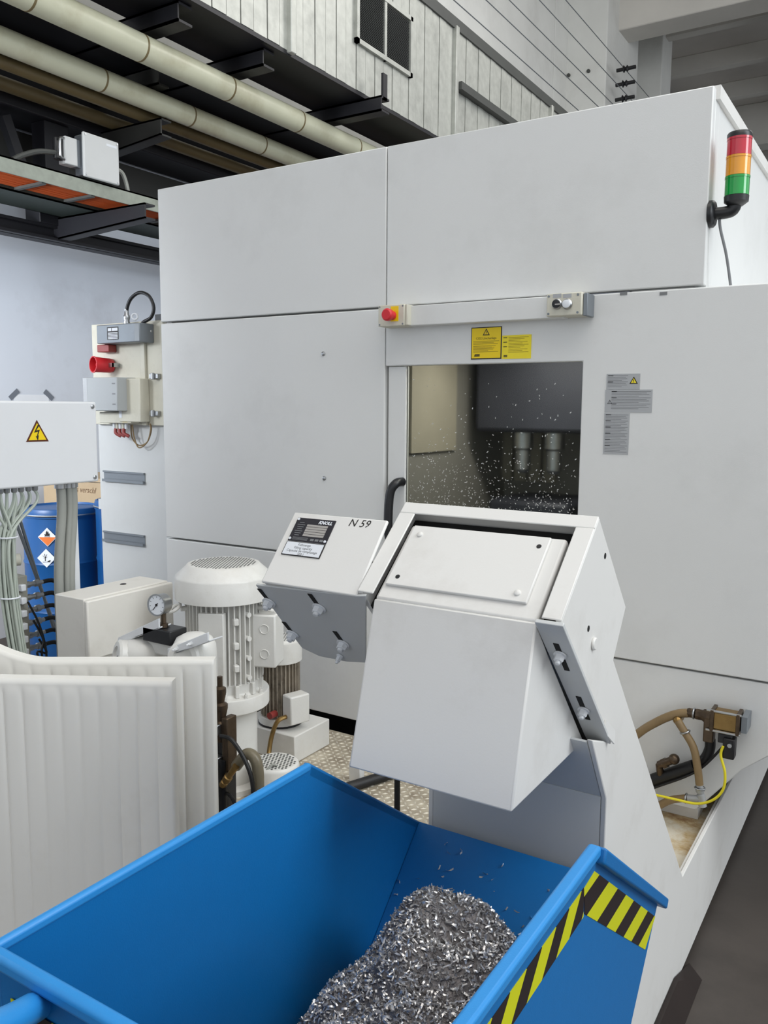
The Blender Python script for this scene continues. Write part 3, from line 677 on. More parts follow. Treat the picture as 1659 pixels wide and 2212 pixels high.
# gearmotor cover on the left
ka, kb = Vector((0, 1.331, 1.338)), Vector((0, 1.446, 1.474)); kv = (kb-ka); KL = kv.length; kv.normalize(); kn = Vector((0, -kv.z, kv.y))
XK0, XK1 = -1.142, XCL-.001
dv = fdv
mc0 = [(ka.y, ka.z), (kb.y, kb.z), (1.60, 1.33), (1.535, 1.13), (1.527, 1.127)]
kc = MB().obox((ka+kb)/2+Vector(((XK0+XK1)/2, 0, 0))-kn*.004, ux*((XK1-XK0)/2), kv*(KL/2), kn*.004)
kc.yz([(ka.y+.006, ka.z), (kb.y, kb.z-.006), (1.63, 1.26), (1.52, 1.14)], XK0, XK0+.006)
mcov = lab(kc.build('motor_cover', M_conv, cv, bevel=.003), 'sloping sheet cover with the name plates')

npl = Vector((0, 1.066, 1.0)).normalized()
PP = Vector((0, 1.331, 1.338))
poly = [atp(*c_, PP, npl) for c_ in ((552, 1264), (770, 1288), (790, 1288), (790, 1432), (750, 1430), (690, 1418), (652, 1400), (626, 1366))]
mp = MB().slab(poly, npl*.006).build('motor_plate', M_cab, cv, bevel=.0015)
nn = -npl
for (bx_, by_) in ((582, 1300), (690, 1312), (633, 1369), (742, 1390)):
    p = atp(bx_, by_, PP, npl)
    MB().obox(p-fdv*.018+nn*.0002, ux*.0055, fdv*.03, nn*.0006).build('slot', M_dark, mp)
    bolt(p+nn*.001, nn, mp, .0125)
p = atp(735, 1416, PP, npl); bolt(p+nn*.001, nn, mp, .007)
# name plates
def K(x, t, h=0): return ka+Vector((x, 0, 0))+kv*t+kn*h
def k_at(px_, py_):
    p = atp(px_, py_, ka, kn); d = p-ka; return p.x, d.dot(kv)
c0, c1, c2 = k_at(646, 1120), k_at(727, 1126), k_at(610, 1166)
xa, xb = (k_at(640, 1120)[0]+.006), k_at(727, 1126)[0]
ta, tb = k_at(612, 1166)[1], k_at(648, 1119)[1]
npo = MB().obox(K((xa+xb)/2, (ta+tb)/2, .001), ux*((xb-xa)/2), kv*((tb-ta)/2), kn*.001).build('name_plate', M_plate, cv)
lab(npo, 'black maker plate with pale fields')
wid = xb-xa; hei = tb-ta
text('lettering', 'KNOLL', K(xb-.006, tb-hei*.2, .0023), ux, kv, hei*.185, M_paper, npo, 'RIGHT', .18, .0005)
for i in range(5):
    MB().obox(K(xa+wid*.60, ta+hei*(.27+.105*i), .0023), ux*(wid*.27), kv*(hei*.043), kn*.0003).build('plate_field', M_field, npo)
mb = MB()
for i in range(7): mb.obox(K(xa+wid*.17, ta+hei*(.25+.09*i), .0023), ux*(wid*(.06+.02*(i % 3))), kv*(hei*.012), kn*.0002)
for i in range(3): mb.obox(K(xa+wid*.3, ta+hei*(.06+.045*i), .0023), ux*wid*.2, kv*(hei*.01), kn*.0002)
for i in range(3): mb.obox(K(xa+wid*(.62+.12*i), ta+hei*.1, .0023), ux*wid*.045, kv*(hei*.045), kn*.0002)
mb.build('print_line', M_inkg, npo)
for x, t in ((xa+.004, ta+.005), (xb-.004, ta+.005), (xa+.004, tb-.004)): MB().cyl(K(x, t, .001), K(x, t, .0035), .003, 10).build('rivet', M_paper, npo)
t2 = k_at(596, 1196)[1]
cp = MB().obox(K((xa+xb)/2, (t2+ta-.002)/2, .001), ux*((xb-xa)/2), kv*((ta-.002-t2)/2), kn*.001).build('capacity_plate', M_ink, cv)
MB().obox(K((xa+xb)/2, (t2+ta-.002)/2, .0023), ux*((xb-xa)/2-.002), kv*((ta-.002-t2)/2-.0015), kn*.0003).build('plate_field', M_paper, cp)
lab(cp, 'small white plate with capacity text')
hh = ta-.004-t2
for i, s_ in enumerate(('Füllmenge', 'Filling capacity', 'Capacité de remplissage', '500 l')):
    text('lettering', s_, K((xa+xb)/2, ta-.004-hh*(.24*(i+1)), .0027), ux, kv, hh*.26, M_ink, cp, 'CENTER')
xn, tn_ = k_at(751, 1136)
text('inscription', 'N 59', K(xn, tn_, .0004), ux, kv, .0255, M_ink, mcov, 'LEFT', .15)

# tank deck (tread plate), rim, side chamfer
XTK = -2.42
dk = MB().box((XTK, 1.64, .30), (XCL-.002, 2.825, .33)).build('deck_plate', M_deck, cv, bevel=.003)
MB().box((XCL+.013, 2.44, .28), (XC-.0255, 4.8, .305)).build('tray_floor', M_rust, cv)
MB().box((XTK, 1.64, .02), (XCL-.002, 1.66, .299)).build('tank_front', M_conv, cv)
MB().box((XTK, 1.661, .02), (XTK+.02, 3.4, .299)).build('tank_side', M_conv, cv)
MB().yz([(2.42, .334), (4.8, .328), (4.8, .345), (2.412, .351)], XC-.022, XC-.0125).build('tank_rim', M_conv, cv, bevel=.003)
MB().yz([(2.42, .334), (4.8, .328), (4.8, .263), (2.45, .263)], XC-.025, XC-.0221).build('tank_rim_inner', M_conv, cv)
MB().box((XCL+.02, 2.9, .306), (XC-.06, 3.0, .345)).build('baffle', M_conv, cv)
lz = MB()
for i in range(60):
    for j in range(48):
        x = -2.38+i*.0245; y = 1.67+j*.024
        if y > 2.81: continue
        a = (PI/4 if (i+j) % 2 else -PI/4)
        d1 = Vector((math.cos(a), math.sin(a), 0)); d2 = Vector((-math.sin(a), math.cos(a), 0))
        c_ = Vector((x, y, .33))
        lz.add([c_-d1*.0115, c_-d2*.0042, c_+d1*.0115, c_+d2*.0042, c_+Vector((0, 0, .0035))], [(0, 1, 4), (1, 2, 4), (2, 3, 4), (3, 0, 4)])
M_tread = mat('worn_tread', (212, 206, 192), .35, .1, var=.2, scale=20)
o = lz.build('tread_pattern', M_tread, dk, angle=5); o['kind'] = 'stuff'

# dark kerb profile on the floor
kx = XC+.003
o = MB().add([(kx, 2.56, 0), (kx, 2.36, .074), (kx, .5, .074), (kx, .5, 0), (kx+.012, 2.35, .074), (kx+.012, .5, .074), (kx+.05, 2.50, 0), (kx+.05, .5, 0)],
             [(0, 3, 2, 1), (1, 2, 5, 4), (4, 5, 7, 6), (0, 1, 4, 6), (2, 3, 7, 5), (0, 6, 7, 3)]).build('floor_kerb', M_kerb)
tag(o, 'dark brown steel kerb strip on the floor along the white conveyor tank', 'kerb')

# ================================================================== blue tipping skip
ZR = 1.05
XB0, XB1 = -.902, -.360
Yn, Yf_, Yl, Zl = .553, 1.178, 1.585, .765
M_tapeA = stripe_material('hazard_tape_slanted', (0, 0, 1/.074), -.929/.074)
M_tapeB = stripe_material('hazard_tape_rim', (0, 1/.1, -1/.1), -.039/.1)
bn = thing('chip_skip', 'blue steel tipping skip full of swarf under the conveyor chute', 'skip', ((XB0+XB1)/2, 1.05, 0))
YB, ZB = 1.03, .235          # foot of the sloping front
tk = .006
wall = [(Yn, ZR), (Yf_, ZR), (Yl, Zl), (YB, ZB), (Yn+.02, ZB)]
MB().yz(wall, XB0, XB0+tk).build('side_wall', M_blue, bn, bevel=.002)
MB().yz(wall, XB1-tk, XB1).build('side_wall', M_blue, bn, bevel=.002)
def strip(p, q, th, x0, x1, name, m_, bev=.0015):
    d = Vector((0, q[0]-p[0], q[1]-p[1])).normalized(); n_ = Vector((0, -d.z, d.y))
    return MB().slab([(x0, p[0], p[1]), (x0, q[0], q[1]), (x0, q[0]+n_.y*th, q[1]+n_.z*th), (x0, p[0]+n_.y*th, p[1]+n_.z*th)], (x1-x0, 0, 0)).build(name, m_, bn, bevel=bev)
strip((YB, ZB), (Yl, Zl), .006, XB0+tk+.0005, XB1-tk-.0005, 'sloping_front', M_blue)
strip((Yn+.02, ZB), (YB, ZB), .006, XB0+tk+.0005, XB1-tk-.0005, 'floor_sheet', M_blue)
strip((Yn, ZR), (Yn+.02, ZB), .006, XB0+tk+.0005, XB1-tk-.0005, 'rear_wall', M_blue)
# rims
MB().box((XB0-.005, Yn-.016, ZR-.010), (XB0+tk+.002, Yf_, ZR+.006)).build('rim', M_bluesheen, bn, bevel=.005, seg=3)
MB().box((XB1-tk-.008, Yn-.016, ZR-.012), (XB1+.006, Yf_, ZR+.006)).build('rim', M_bluesheen, bn, bevel=.005, seg=3)
MB().box((XB0+tk+.0025, Yn-.016, ZR-.014), (XB1-tk-.0085, Yn+.003, ZR+.006)).build('rim', M_bluesheen, bn, bevel=.006, seg=3)
dvs = Vector((0, Yl-Yf_, Zl-ZR)).normalized(); nvs = Vector((0, -dvs.z, dvs.y))
for x0, x1 in ((XB0-.012, XB0+tk), (XB1-tk-.006, XB1+.014)):
    a_ = Vector((0, Yf_, ZR)); b_ = Vector((0, Yl+.02, Zl-.012))
    MB().slab([(x0, a_.y, a_.z+.004), (x0, b_.y, b_.z), (x0, b_.y-nvs.y*.02, b_.z-nvs.z*.02), (x0, a_.y-.008, a_.z-.019)], (x1-x0, 0, 0)).build('edge_flange', M_blue, bn, bevel=.004, seg=3)
# hazard tape on the outside
xo = XB1+.0008
MB().slab([(XB1, *c_) for c_ in ((1.165, 1.02), (1.555, .738), (1.489, .708), (1.124, .974), (1.118, 1.016))], (.0008, 0, 0)).build('hazard_tape', M_tapeA, bn)
MB().slab([(XB1, *c_) for c_ in ((1.117, 1.018), (1.12, .972), (.66, .968), (.66, 1.018))], (.0008, 0, 0)).build('hazard_tape', M_tapeB, bn)
MB().slab([(XB0+.03, Yn-.0006, .995), (XB1-.03, Yn-.0006, .995), (XB1-.03, Yn-.0006, .945), (XB0+.03, Yn-.0006, .945)], (0, -.0008, 0)).build('hazard_tape', stripe_material('hazard_tape_rear', (1/.1, 0, 1/.1), 0), bn)
# rear handle, chassis and runners
MB().tube([at(88, 2168, 'y', Yn+.004), at(40, 2196, 'y', Yn-.05), at(-50, 2250, 'y', Yn-.12), at(-60, 2330, 'y', Yn-.14)], .017, 14).build('handle_tube', M_bluesheen, bn)
MB().box((XB0+.04, Yn+.05, .12), (XB0+.12, 1.5, .229)).build('runner', M_blue, bn, bevel=.004)
MB().box((XB1-.12, Yn+.05, .12), (XB1-.04, 1.5, .229)).build('runner', M_blue, bn, bevel=.004)
for x in (XB0+.08, XB1-.08):
    for y in (.66, 1.4):
        wh = MB().lathe((x-.02, y, .06), [(.058, 0), (.06, .006), (.06, .034), (.058, .04)], 24, (1, 0, 0)).build('castor', M_black, bn)
        MB().box((x-.03, y-.02, .07), (x-.024, y+.02, .121)).box((x+.024, y-.02, .07), (x+.03, y+.02, .121)).build('castor_fork', M_steel, bn)

# swarf heap
def inside(x, y):
    return XB0+tk+.003 < x < XB1-tk-.003
def ground(y):
    return ZB+.008 if y < YB else ZB+.008+(y-YB)*(Zl-ZB)/(Yl-YB)
AP = Vector((-.672, 1.262, .83))
def heap(x, y):
    dx, dy = x-AP.x, y-AP.y
    kx = 1.35 if dx < 0 else .55
    ky = .42 if dy < 0 else 1.1
    r = math.sqrt((dx*kx)**2+(dy*ky)**2+.0006)-.024
    h = AP.z-r+.012*math.sin(x*37+y*23)+.01*math.sin(y*51-x*29)+.012*math.sin(x*19-y*13)
    return h
nx, ny = 60, 110
V = []; F = []
y0h, y1h = Yn+.03, Yl-.02
for j in range(ny+1):
    for i in range(nx+1):
        x = XB0+tk+.003+(XB1-XB0-2*tk-.006)*i/nx; y = y0h+(y1h-y0h)*j/ny
        V.append((x, y, max(heap(x, y), ground(y)-.004)))
for j in range(ny):
    for i in range(nx):
        a = j*(nx+1)+i
        if max(V[k][2]-ground(V[k][1]) for k in (a, a+1, a+nx+1, a+nx+2)) > 0: F.append((a, a+1, a+nx+2, a+nx+1))
hm = MB().add(V, F)
base_n = len(F)
cnt = 0
while cnt < 26000:
    x = random.uniform(XB0+tk+.006, XB1-tk-.006); y = random.uniform(y0h, y1h)
    h = heap(x, y); g_ = ground(y)
    loose = h < g_
    if loose and random.random() > .16*math.exp((h-g_)*22)+.003: continue
    z = max(h, g_)+random.uniform(.0, .007)
    if loose: z = g_+.002
    L_ = random.uniform(.003, .0066)*(1.7 if random.random() < .05 else 1); wd = random.uniform(.0009, .0019); cr = random.uniform(.1, .7)*L_
    d1 = Vector((random.gauss(0, 1), random.gauss(0, 1), random.gauss(0, .75))).normalized(); d2 = d1.orthogonal().normalized()
    d2 = Matrix.Rotation(random.random()*6.28, 3, d1) @ d2; d3 = d1.cross(d2)
    c_ = Vector((x, y, z))
    o_ = len(hm.v)
    for t_ in (-1, -.33, .33, 1):
        b_ = c_+d1*(L_*t_)+d3*(cr*(1-t_*t_))
        for s_ in (-1, 1):
            q_ = b_+d2*(wd*s_+.0006*t_)
            if not (XB0+tk+.001 < q_.x < XB1-tk-.001): q_.x = min(max(q_.x, XB0+tk+.001), XB1-tk-.001)
            q_.z = max(q_.z, ground(q_.y)+.001)
            hm.v.append(q_)
    for k in range(3): hm.f.append((o_+2*k, o_+2*k+1, o_+2*k+3, o_+2*k+2))
    cnt += 1
hp = hm.build('metal_swarf', M_chip, None, angle=60)
hp.data.materials.append(M_chipb)
for i, f in enumerate(hp.data.polygons):
    if i < base_n: f.material_index = 1
tag(hp, 'heap of shiny grey metal swarf chips in the blue skip', 'metal chips', None, 'stuff')

# ================================================================== ribbed panels standing front left
def ribbed(depth, pr, ztop, left_px, label, pitch, phase, thick=.03, hump=False):
    R0 = EYE+(fwd+rr*((pr-829.5)/FPX))*depth; R0.z = 0
    L0 = EYE+(fwd+rr*((left_px-829.5)/FPX))*depth*(1.012 if not hump else .99); L0.z = 0
    u = (L0-R0); Lg = u.length; u.normalize(); n_ = Vector((u.y, -u.x, 0))
    if n_.dot(fwd) > 0: n_ = -n_
    root = thing('ribbed_panel', label, 'panel', (R0+L0)/2)
    NX = int(Lg/.004); rows = [0, .03, .25, .5, .75, .9, .955, .968, .978, .986, .993, 1.0]
    V = []; F = []
    for j, q in enumerate(rows):
        for i in range(NX+1):
            x = Lg*i/NX
            fx = (x/pitch+phase) % 1.0
            lobe = math.sqrt(max(0, 1-abs(2*fx-1)**3.2))
            top_in = .972+.009*math.sin(PI*fx)
            amp = 1.0 if q < top_in-.012 else max(0.0, (top_in+.006-q)/.018)
            edge = min(1, x/.018, (Lg-x)/.018)
            d = (.0055*lobe-.0035)*amp*edge
            zt2 = ztop+(.055*max(0, (x-(Lg-.30))/.16)**1.7 if hump else 0)
            r_ = .005
            e2 = 0
            if x < r_: e2 = r_-math.sqrt(max(0, r_*r_-(r_-x)**2))
            if (1-q)*ztop < r_: e2 = max(e2, r_-math.sqrt(max(0, r_*r_-(r_-(1-q)*ztop)**2)))
            V.append(R0+u*x+n_*(d-e2)+Vector((0, 0, .005+q*(zt2-.005))))
    W1 = NX+1; R_ = len(rows)
    for j in range(R_-1):
        for i in range(NX): a = j*W1+i; F.append((a, a+1, a+W1+1, a+W1))
    o = len(V)
    ids = [i for i in range(W1)]+[j*W1+NX for j in range(1, R_)]+[(R_-1)*W1+i for i in range(NX-1, -1, -1)]+[j*W1 for j in range(R_-2, 0, -1)]
    for k in ids: V.append(V[k]-n_*thick)
    m_ = len(ids)
    for k in range(m_): F.append((ids[k], o+k, o+(k+1) % m_, ids[(k+1) % m_]))
    F.append([o+k for k in range(m_)])
    mb = MB().add(V, F); ob = mb.build('ribbed_sheet', M_rib, root, angle=50)
    bm = bmesh.new(); bm.from_mesh(ob.data); bmesh.ops.recalc_face_normals(bm, faces=bm.faces); bm.to_mesh(ob.data); bm.free()
    MB().slab([R0+u*.0-n_*.004+Vector((0, 0, .0)), R0+u*Lg-n_*.004, R0+u*Lg-n_*(thick-.004), R0-n_*(thick-.004)], (0, 0, .005)).build('foot_strip', M_ivory, root)
    return root
ribbed(2.0, 362, 1.036, -190, 'front white ribbed plastic panel standing on edge beside the blue skip', .0475, .15)
ribbed(2.25, 456, 1.015, -170, 'rear white ribbed plastic panel standing just behind another ribbed panel', .0510, .35, hump=True)

# ================================================================== motors and pumps on the tank deck
ZD = .3302
def motor(x, y, zb, zf, zs, zc, rf, rb, rc, rt, label, name, m_=M_cream, nf=44, col=None):
    t_ = thing(name, label, 'motor', (x, y, ZD))
    MB().lathe((x, y, 0), [(rb*.86, zb), (rb*.86, zf)], 40).build('stator_body', m_, t_)
    for i in range(nf):
        a = 2*PI*i/nf
        d = Vector((math.cos(a), math.sin(a), 0)); tt = Vector((-d.y, d.x, 0))
        MB().obox(Vector((x, y, (zb+zf)/2))+d*(rb*.92), d*(rb*.08), tt*.0022, Vector((0, 0, (zf-zb)/2-.004))).build('cooling_fin', m_, t_)
    MB().lathe((x, y, 0), [(rc*.97, zf-.002), (rc, zf), (rc, zs), (rc*.985, zs+.006), (rt*1.04, zc-.006), (rt, zc), (rt*.97, zc+.001), (.004, zc+.0012)], 48).build('fan_cowl', m_, t_)
    return t_
bx_, by_ = -2.06, 2.2
bmot = motor(bx_, by_, .735, 1.03, 1.105, 1.15, .155, .138, .172, .128, 'tallest cream electric motor with finned body and domed fan cowl', 'electric_motor')
def grille(parent, x, y, z, r, step, hr, jag=0):
    mb = MB(); k = int(r/step)+1
    for i in range(-k, k+1):
        for j in range(-k, k+1):
            cx2 = x+i*step+(j % 2)*step*.5; cy2 = y+j*step*.88
            if (cx2-x)**2+(cy2-y)**2 < (r-hr)**2: mb.cyl((cx2, cy2, z-.0004), (cx2, cy2, z+.0006), hr, 6)
    o = mb.build('air_hole', M_msteel, parent); o['kind'] = 'stuff'; return o
cwl = [c for c in bmot.children if c.name.startswith('fan_cowl')][0]
grille(cwl, bx_, by_, 1.1512, .118, .0125, .0036)
def radial(parent, x, y, ang, r0, r1, w, z0, z1, nm, m_=M_cream, bevel=.003):
    d = Vector((math.cos(ang), math.sin(ang), 0)); tt = Vector((-d.y, d.x, 0))
    return MB().obox(Vector((x, y, (z0+z1)/2))+d*((r0+r1)/2), d*((r1-r0)/2), tt*w, Vector((0, 0, (z1-z0)/2))).build(nm, m_, parent, bevel=bevel)
AC = math.atan2(-by_, -bx_)      # bearing from the motor towards the viewer's side
radial(bmot, bx_, by_, AC-.32, .11, .150, .045, .70, 1.0, 'terminal_pad')
for dz in (.80, .88, .965): radial(bmot, bx_, by_, AC+.28, .12, .146, .009, dz-.012, dz+.012, 'boss')
for dz in (.76, .83, .9, .985):
    d = Vector((math.cos(AC+.62), math.sin(AC+.62), 0)); MB().cyl(Vector((bx_, by_, dz))+d*.12, Vector((bx_, by_, dz))+d*.146, .009, 12).build('boss', M_cream, bmot)
tb = radial(bmot, bx_, by_, AC+1.22, .12, .205, .055, .79, .98, 'terminal_box', bevel=.006)
for dz in (.84, .93):
    d = Vector((math.cos(AC+1.22), math.sin(AC+1.22), 0)); tt = Vector((d.y, -d.x, 0))
    MB().torus(Vector((bx_, by_, dz))+d*.165+tt*.056, tt, .016, .0015, 20, 6).build('knockout_ring', M_cream, tb)
for aa in (AC+1.05, AC-1.25):
    d = Vector((math.cos(aa), math.sin(aa), 0)); tt = Vector((-d.y, d.x, 0))
    MB().torus(Vector((bx_, by_, 1.005))+d*.178, Vector((d.x*.4, d.y*.4, .6)), .021, .006, 22, 8).cyl(Vector((bx_, by_, 1.0))+d*.13, Vector((bx_, by_, 1.0))+d*.158, .009, 10).build('lifting_eye', M_cream, bmot)
MB().lathe((bx_, by_, 0), [(.125, .735), (.122, .70), (.13, .692), (.155, .69), (.157, .686), (.157, .637), (.15, .632)], 48).build('mounting_flange', M_cream, bmot, bevel=.002)
for k in range(6):
    aa = AC-1.2+k*.5; d = Vector((math.cos(aa), math.sin(aa), 0)); radial(bmot, bx_, by_, aa, .10, .138, .007, .692, .735, 'gusset', bevel=.002)
for k in range(5):
    aa = AC-1+k*.5; d = Vector((math.cos(aa), math.sin(aa), 0)); bolt(Vector((bx_, by_, .6895))+d*.145, Vector((0, 0, 1)), bmot, .007, M_cream)
MB().lathe((bx_, by_, 0), [(.112, .632), (.112, .36), (.14, .35), (.14, ZD)], 40).build('pump_column', M_cream, bmot)

sx2, sy2 = -2.10, 2.56
smot = motor(sx2, sy2, .475, .70, .775, .79, .1, .079, .088, .074, 'small cream electric motor with sooty fins behind the tallest motor', 'electric_motor', nf=30)
cwl = [c for c in smot.children if c.name.startswith('fan_cowl')][0]
grille(cwl, sx2, sy2, .7912, .07, .0105, .003)
M_soot = mat('sooty_casting', (150, 140, 126), .5, var=.15, scale=30, dirt=(60, 52, 46), dirt_amt=.8, dscale=25)
for c in smot.children:
    if c.name.startswith(('stator', 'cooling')): c.data.materials[0] = M_soot
MB().lathe((sx2, sy2, 0), [(.085, .475), (.088, .462), (.088, .448)], 32).build('mounting_flange', M_cream, smot)
MB().lathe((sx2, sy2, 0), [(.09, .447), (.09, .441)], 32).build('gasket', M_black, smot)
MB().box((sx2-.15, sy2-.1, ZD), (sx2+.15, sy2+.13, .44)).build('base_block', M_cream, smot, bevel=.004)
tb = radial(smot, sx2, sy2, -.30, .08, .14, .045, .47, .585, 'terminal_box', bevel=.006)
MB().cyl((sx2+.03, sy2-.105, .50), (sx2+.03, sy2-.07, .50), .014, 12).build('drain_plug', M_darkred, smot)
MB().tube([(sx2+.09, sy2-.07, .5), (sx2+.075, sy2-.11, .49), (sx2+.06, sy2-.13, .43), (sx2+.07, sy2-.16, .36), (sx2+.11, sy2-.2, .34)], .009, 8).build('cable', M_brass, smot)

tx, ty = -1.852, 2.225
tm_ = thing('immersion_pump', 'low round cream pump with perforated cap beside the tallest motor', 'pump', (tx, ty, ZD))
cw = MB().lathe((tx, ty, 0), [(.083, ZD), (.086, .34), (.086, .438), (.083, .446), (.078, .45), (.004, .4505)], 44).build('perforated_cap', M_cream, tm_)
grille(cw, tx, ty, .4507, .076, .0135, .0042)
tag(MB().tube([(tx+.03, ty-.03, .452), (tx+.025, ty-.055, .46), (tx+.005, ty-.1, .41), (tx-.02, ty-.125, .335)], .004, 6).build('thin_clear_tube', M_ghose), 'thin pale tube lying over the perforated pump cap', 'tube')

# duplex filter with gauge
fu = thing('filter_unit', 'cream cast twin filter housing with white brackets in front of the motor', 'filter', (-1.9, 1.76, ZD))
YFl = 1.75
c0 = at(300, 1420, 'y', YFl); c1 = at(410, 1416, 'y', YFl)
for c_, r_ in ((c0, .078), (c1, .066)):
    MB().lathe((c_.x, YFl+.02, 0), [(r_, ZD), (r_, c_.z-.0), (r_*.96, c_.z+.03), (r_*.8, c_.z+.05), (r_*.45, c_.z+.062), (.004, c_.z+.064)], 32).build('filter_bowl', M_cream, fu)
    n_ = Vector((-.45, -.85, .2)).normalized() if c_ is c0 else Vector((.35, -.9, .2)).normalized()
    MB().lathe(Vector((c_.x, YFl+.02, c_.z-.005))+n_*.045, [(.05, 0), (.05, .035), (.044, .042), (.03, .043), (.028, .036), (.004, .036)], 28, n_).build('port_cap', M_cream, fu)
p0, p1 = at(250, 1384, 'y', YFl-.02), at(343, 1347, 'y', YFl-.02)
MB().slab([p0+Vector((0, 0, -.014)), p0+Vector((.012, 0, .012)), p1+Vector((0, 0, .016)), p1+Vector((0, 0, -.016))], (0, .006, 0)).slab([p0+Vector((0, 0, -.014)), p1+Vector((0, 0, -.016)), p1+Vector((0, .05, -.014)), p0+Vector((0, .05, -.012))], (0, 0, .005)).build('bracket', M_white, fu, bevel=.0015)
p0, p1 = at(362, 1410, 'y', YFl-.06), at(449, 1378, 'y', YFl-.06)
MB().slab([p0+Vector((0, 0, -.012)), p0+Vector((.0, 0, .012)), p1+Vector((0, 0, .016)), p1+Vector((0, 0, -.012))], (0, .006, 0)).slab([p0+Vector((0, 0, -.012)), p1+Vector((0, 0, -.012)), p1+Vector((0, .06, -.012)), p0+Vector((0, .06, -.012))], (0, 0, .005)).build('bracket', M_white, fu, bevel=.0015)
for q_ in (.25, .6): bolt(p0.lerp(p1, q_)+Vector((0, 0, .001)), Vector((0, -1, 0)), fu, .005, M_white)
kb_ = at(358, 1368, 'y', YFl+.02)
MB().box((kb_.x-.058, YFl-.02, kb_.z-.022), (kb_.x+.06, YFl+.05, kb_.z+.022)).build('manifold_block', M_blackm, fu, bevel=.003)
MB().box((c0.x-.02, YFl+.0, min(c0.z+.02, kb_.z-.05)), (c1.x+.02, YFl+.045, kb_.z-.0225)).build('bridge', M_cream, fu, bevel=.008)
MB().tube([at(270, 1398, 'y', YFl-.03), at(262, 1410, 'y', YFl-.05), at(245, 1428, 'y', YFl-.05), at(238, 1450, 'y', YFl-.03)], .0018, 6).build('thin_wire', M_msteel, fu)
gc = at(347, 1305, 'y', YFl-.005)
gn = Vector((.13, -.99, .05)).normalized()
ga = thing('pressure_gauge', 'round steel pressure gauge with white dial on a black block', 'gauge', (kb_.x, YFl, kb_.z+.0225))
MB().lathe(gc-gn*.02, [(.003, 0), (.026, 0), (.031, .004), (.031, .034), (.0335, .036), (.0335, .041), (.0295, .041), (.0295, .034)], 36, gn, closed=False).build('case', M_steel, ga)
dl = MB().cyl(gc+gn*.014, gc+gn*.0185, .0292, 32).build('dial', M_paper, ga)
gu = gn.cross(Vector((0, 0, 1))).normalized() * -1; gv = gn.cross(gu).normalized()
if gv.z < 0: gv = -gv
mb = MB()
for k in range(9):
    a = math.radians(225-k*33.75); q_ = gu*math.cos(a)+gv*math.sin(a); t_ = gv*math.cos(a)-gu*math.sin(a)
    mb.obox(gc+gn*.0188+q_*.024, q_*.0025, t_*.0006, gn*.0002)
mb.build('scale_mark', M_ink, dl)
q_ = (gu*-.62+gv*-.78).normalized(); t_ = gn.cross(q_)
MB().obox(gc+gn*.0195+q_*.006, q_*.014, t_*.0011, gn*.0003).cyl(gc+gn*.019, gc+gn*.0208, .004, 12).build('needle', M_ink, dl)
MB().lathe((gc.x, gc.y+.01, 0), [(.009, kb_.z+.0225), (.013, kb_.z+.024), (.013, kb_.z+.036), (.008, kb_.z+.038), (.008, gc.z-.028)], 8).build('stem', M_bronze, ga)

# white junction box on its post
xjb = -2.3
q0, q1, q2 = at(190, 1299, 'x', xjb), at(372, 1256, 'x', xjb), at(195, 1440, 'x', xjb)
jx = thing('junction_box', 'long white sheet metal junction box left of the tallest motor', 'junction box', (xjb-.05, (q0.y+q1.y)/2, ZD))
l0 = at(118, 1282, 'y', q0.y)
MB().box((l0.x, q0.y+.0, q0.z-.225), (xjb-.022, q1.y, q0.z+.004)).build('body', M_jbox, jx, bevel=.004)
MB().box((xjb-.019, q0.y-.004, q0.z-.205), (xjb, q1.y+.004, q0.z)).build('cover', M_jbox, jx, bevel=.005)
MB().box((xjb-.019, q0.y-.002, ZD), (xjb-.004, q0.y+.045, q0.z-.2055)).build('leg', M_jbox, jx, bevel=.003)
pz = at(266, 1262, 'z', q0.z+.004); MB().cyl((pz.x, pz.y, pz.z-.002), (pz.x, pz.y, pz.z+.0015), .011, 18).build('entry_plug', M_ink, jx)
MB().box((xjb-.08, q0.y+.03, ZD), (xjb-.03, q0.y+.08, q0.z-.2255)).box((xjb-.08, q1.y-.1, ZD), (xjb-.03, q1.y-.05, q0.z-.2255)).build('post', M_jbox, jx)

# electrical box with the lightning sign
xe = -2.5
e0, e1, e2 = at(0, 862, 'x', xe), at(208, 868, 'x', xe), at(213, 1040, 'x', xe)
eb = thing('electrical_box', 'white electrical box with yellow lightning bolt warning triangle, on a post', 'electrical box', (xe-.08, 1.75, 0))
MB().box((xe-.16, 1.42, e2.z+.012), (xe-.016, e1.y-.008, e1.z-.008)).build('body', M_white, eb, bevel=.004)
cvp = MB().box((xe-.0155, 1.41, e2.z), (xe, e1.y, e1.z)).build('cover', M_white, eb, bevel=.007, seg=3)
for zz_ in (e1.z-.017, e2.z+.017): MB().lathe((xe, e1.y-.018, zz_), [(.0075, 0), (.0075, .003), (.004, .0045)], 16, (1, 0, 0)).build('cover_screw', M_steel, cvp)
tA, tB, tC = at(56, 954, 'x', xe), at(105, 954, 'x', xe), at(79, 907, 'x', xe)
tA.z = tB.z = (tA.z+tB.z)/2
def xtri(k, h0, h1, nm, m_, par):
    g_ = (tA+tB+tC)/3
    return MB().slab([Vector((xe+h0, (g_+(p-g_)*k).y, (g_+(p-g_)*k).z)) for p in (tA, tB, tC)], (h1-h0, 0, 0)).build(nm, m_, par)
wt = lab(xtri(1.0, .0001, .0012, 'warning_triangle', mat('sign_brown', (88, 40, 20), .4), eb), 'yellow triangle with lightning bolt')
xtri(.78, .0013, .0018, 'triangle_field', M_yellow, wt)
gz = (tA.z+tC.z)/2-.006; gy = (tA.y+tB.y)/2; hgt = tC.z-tA.z
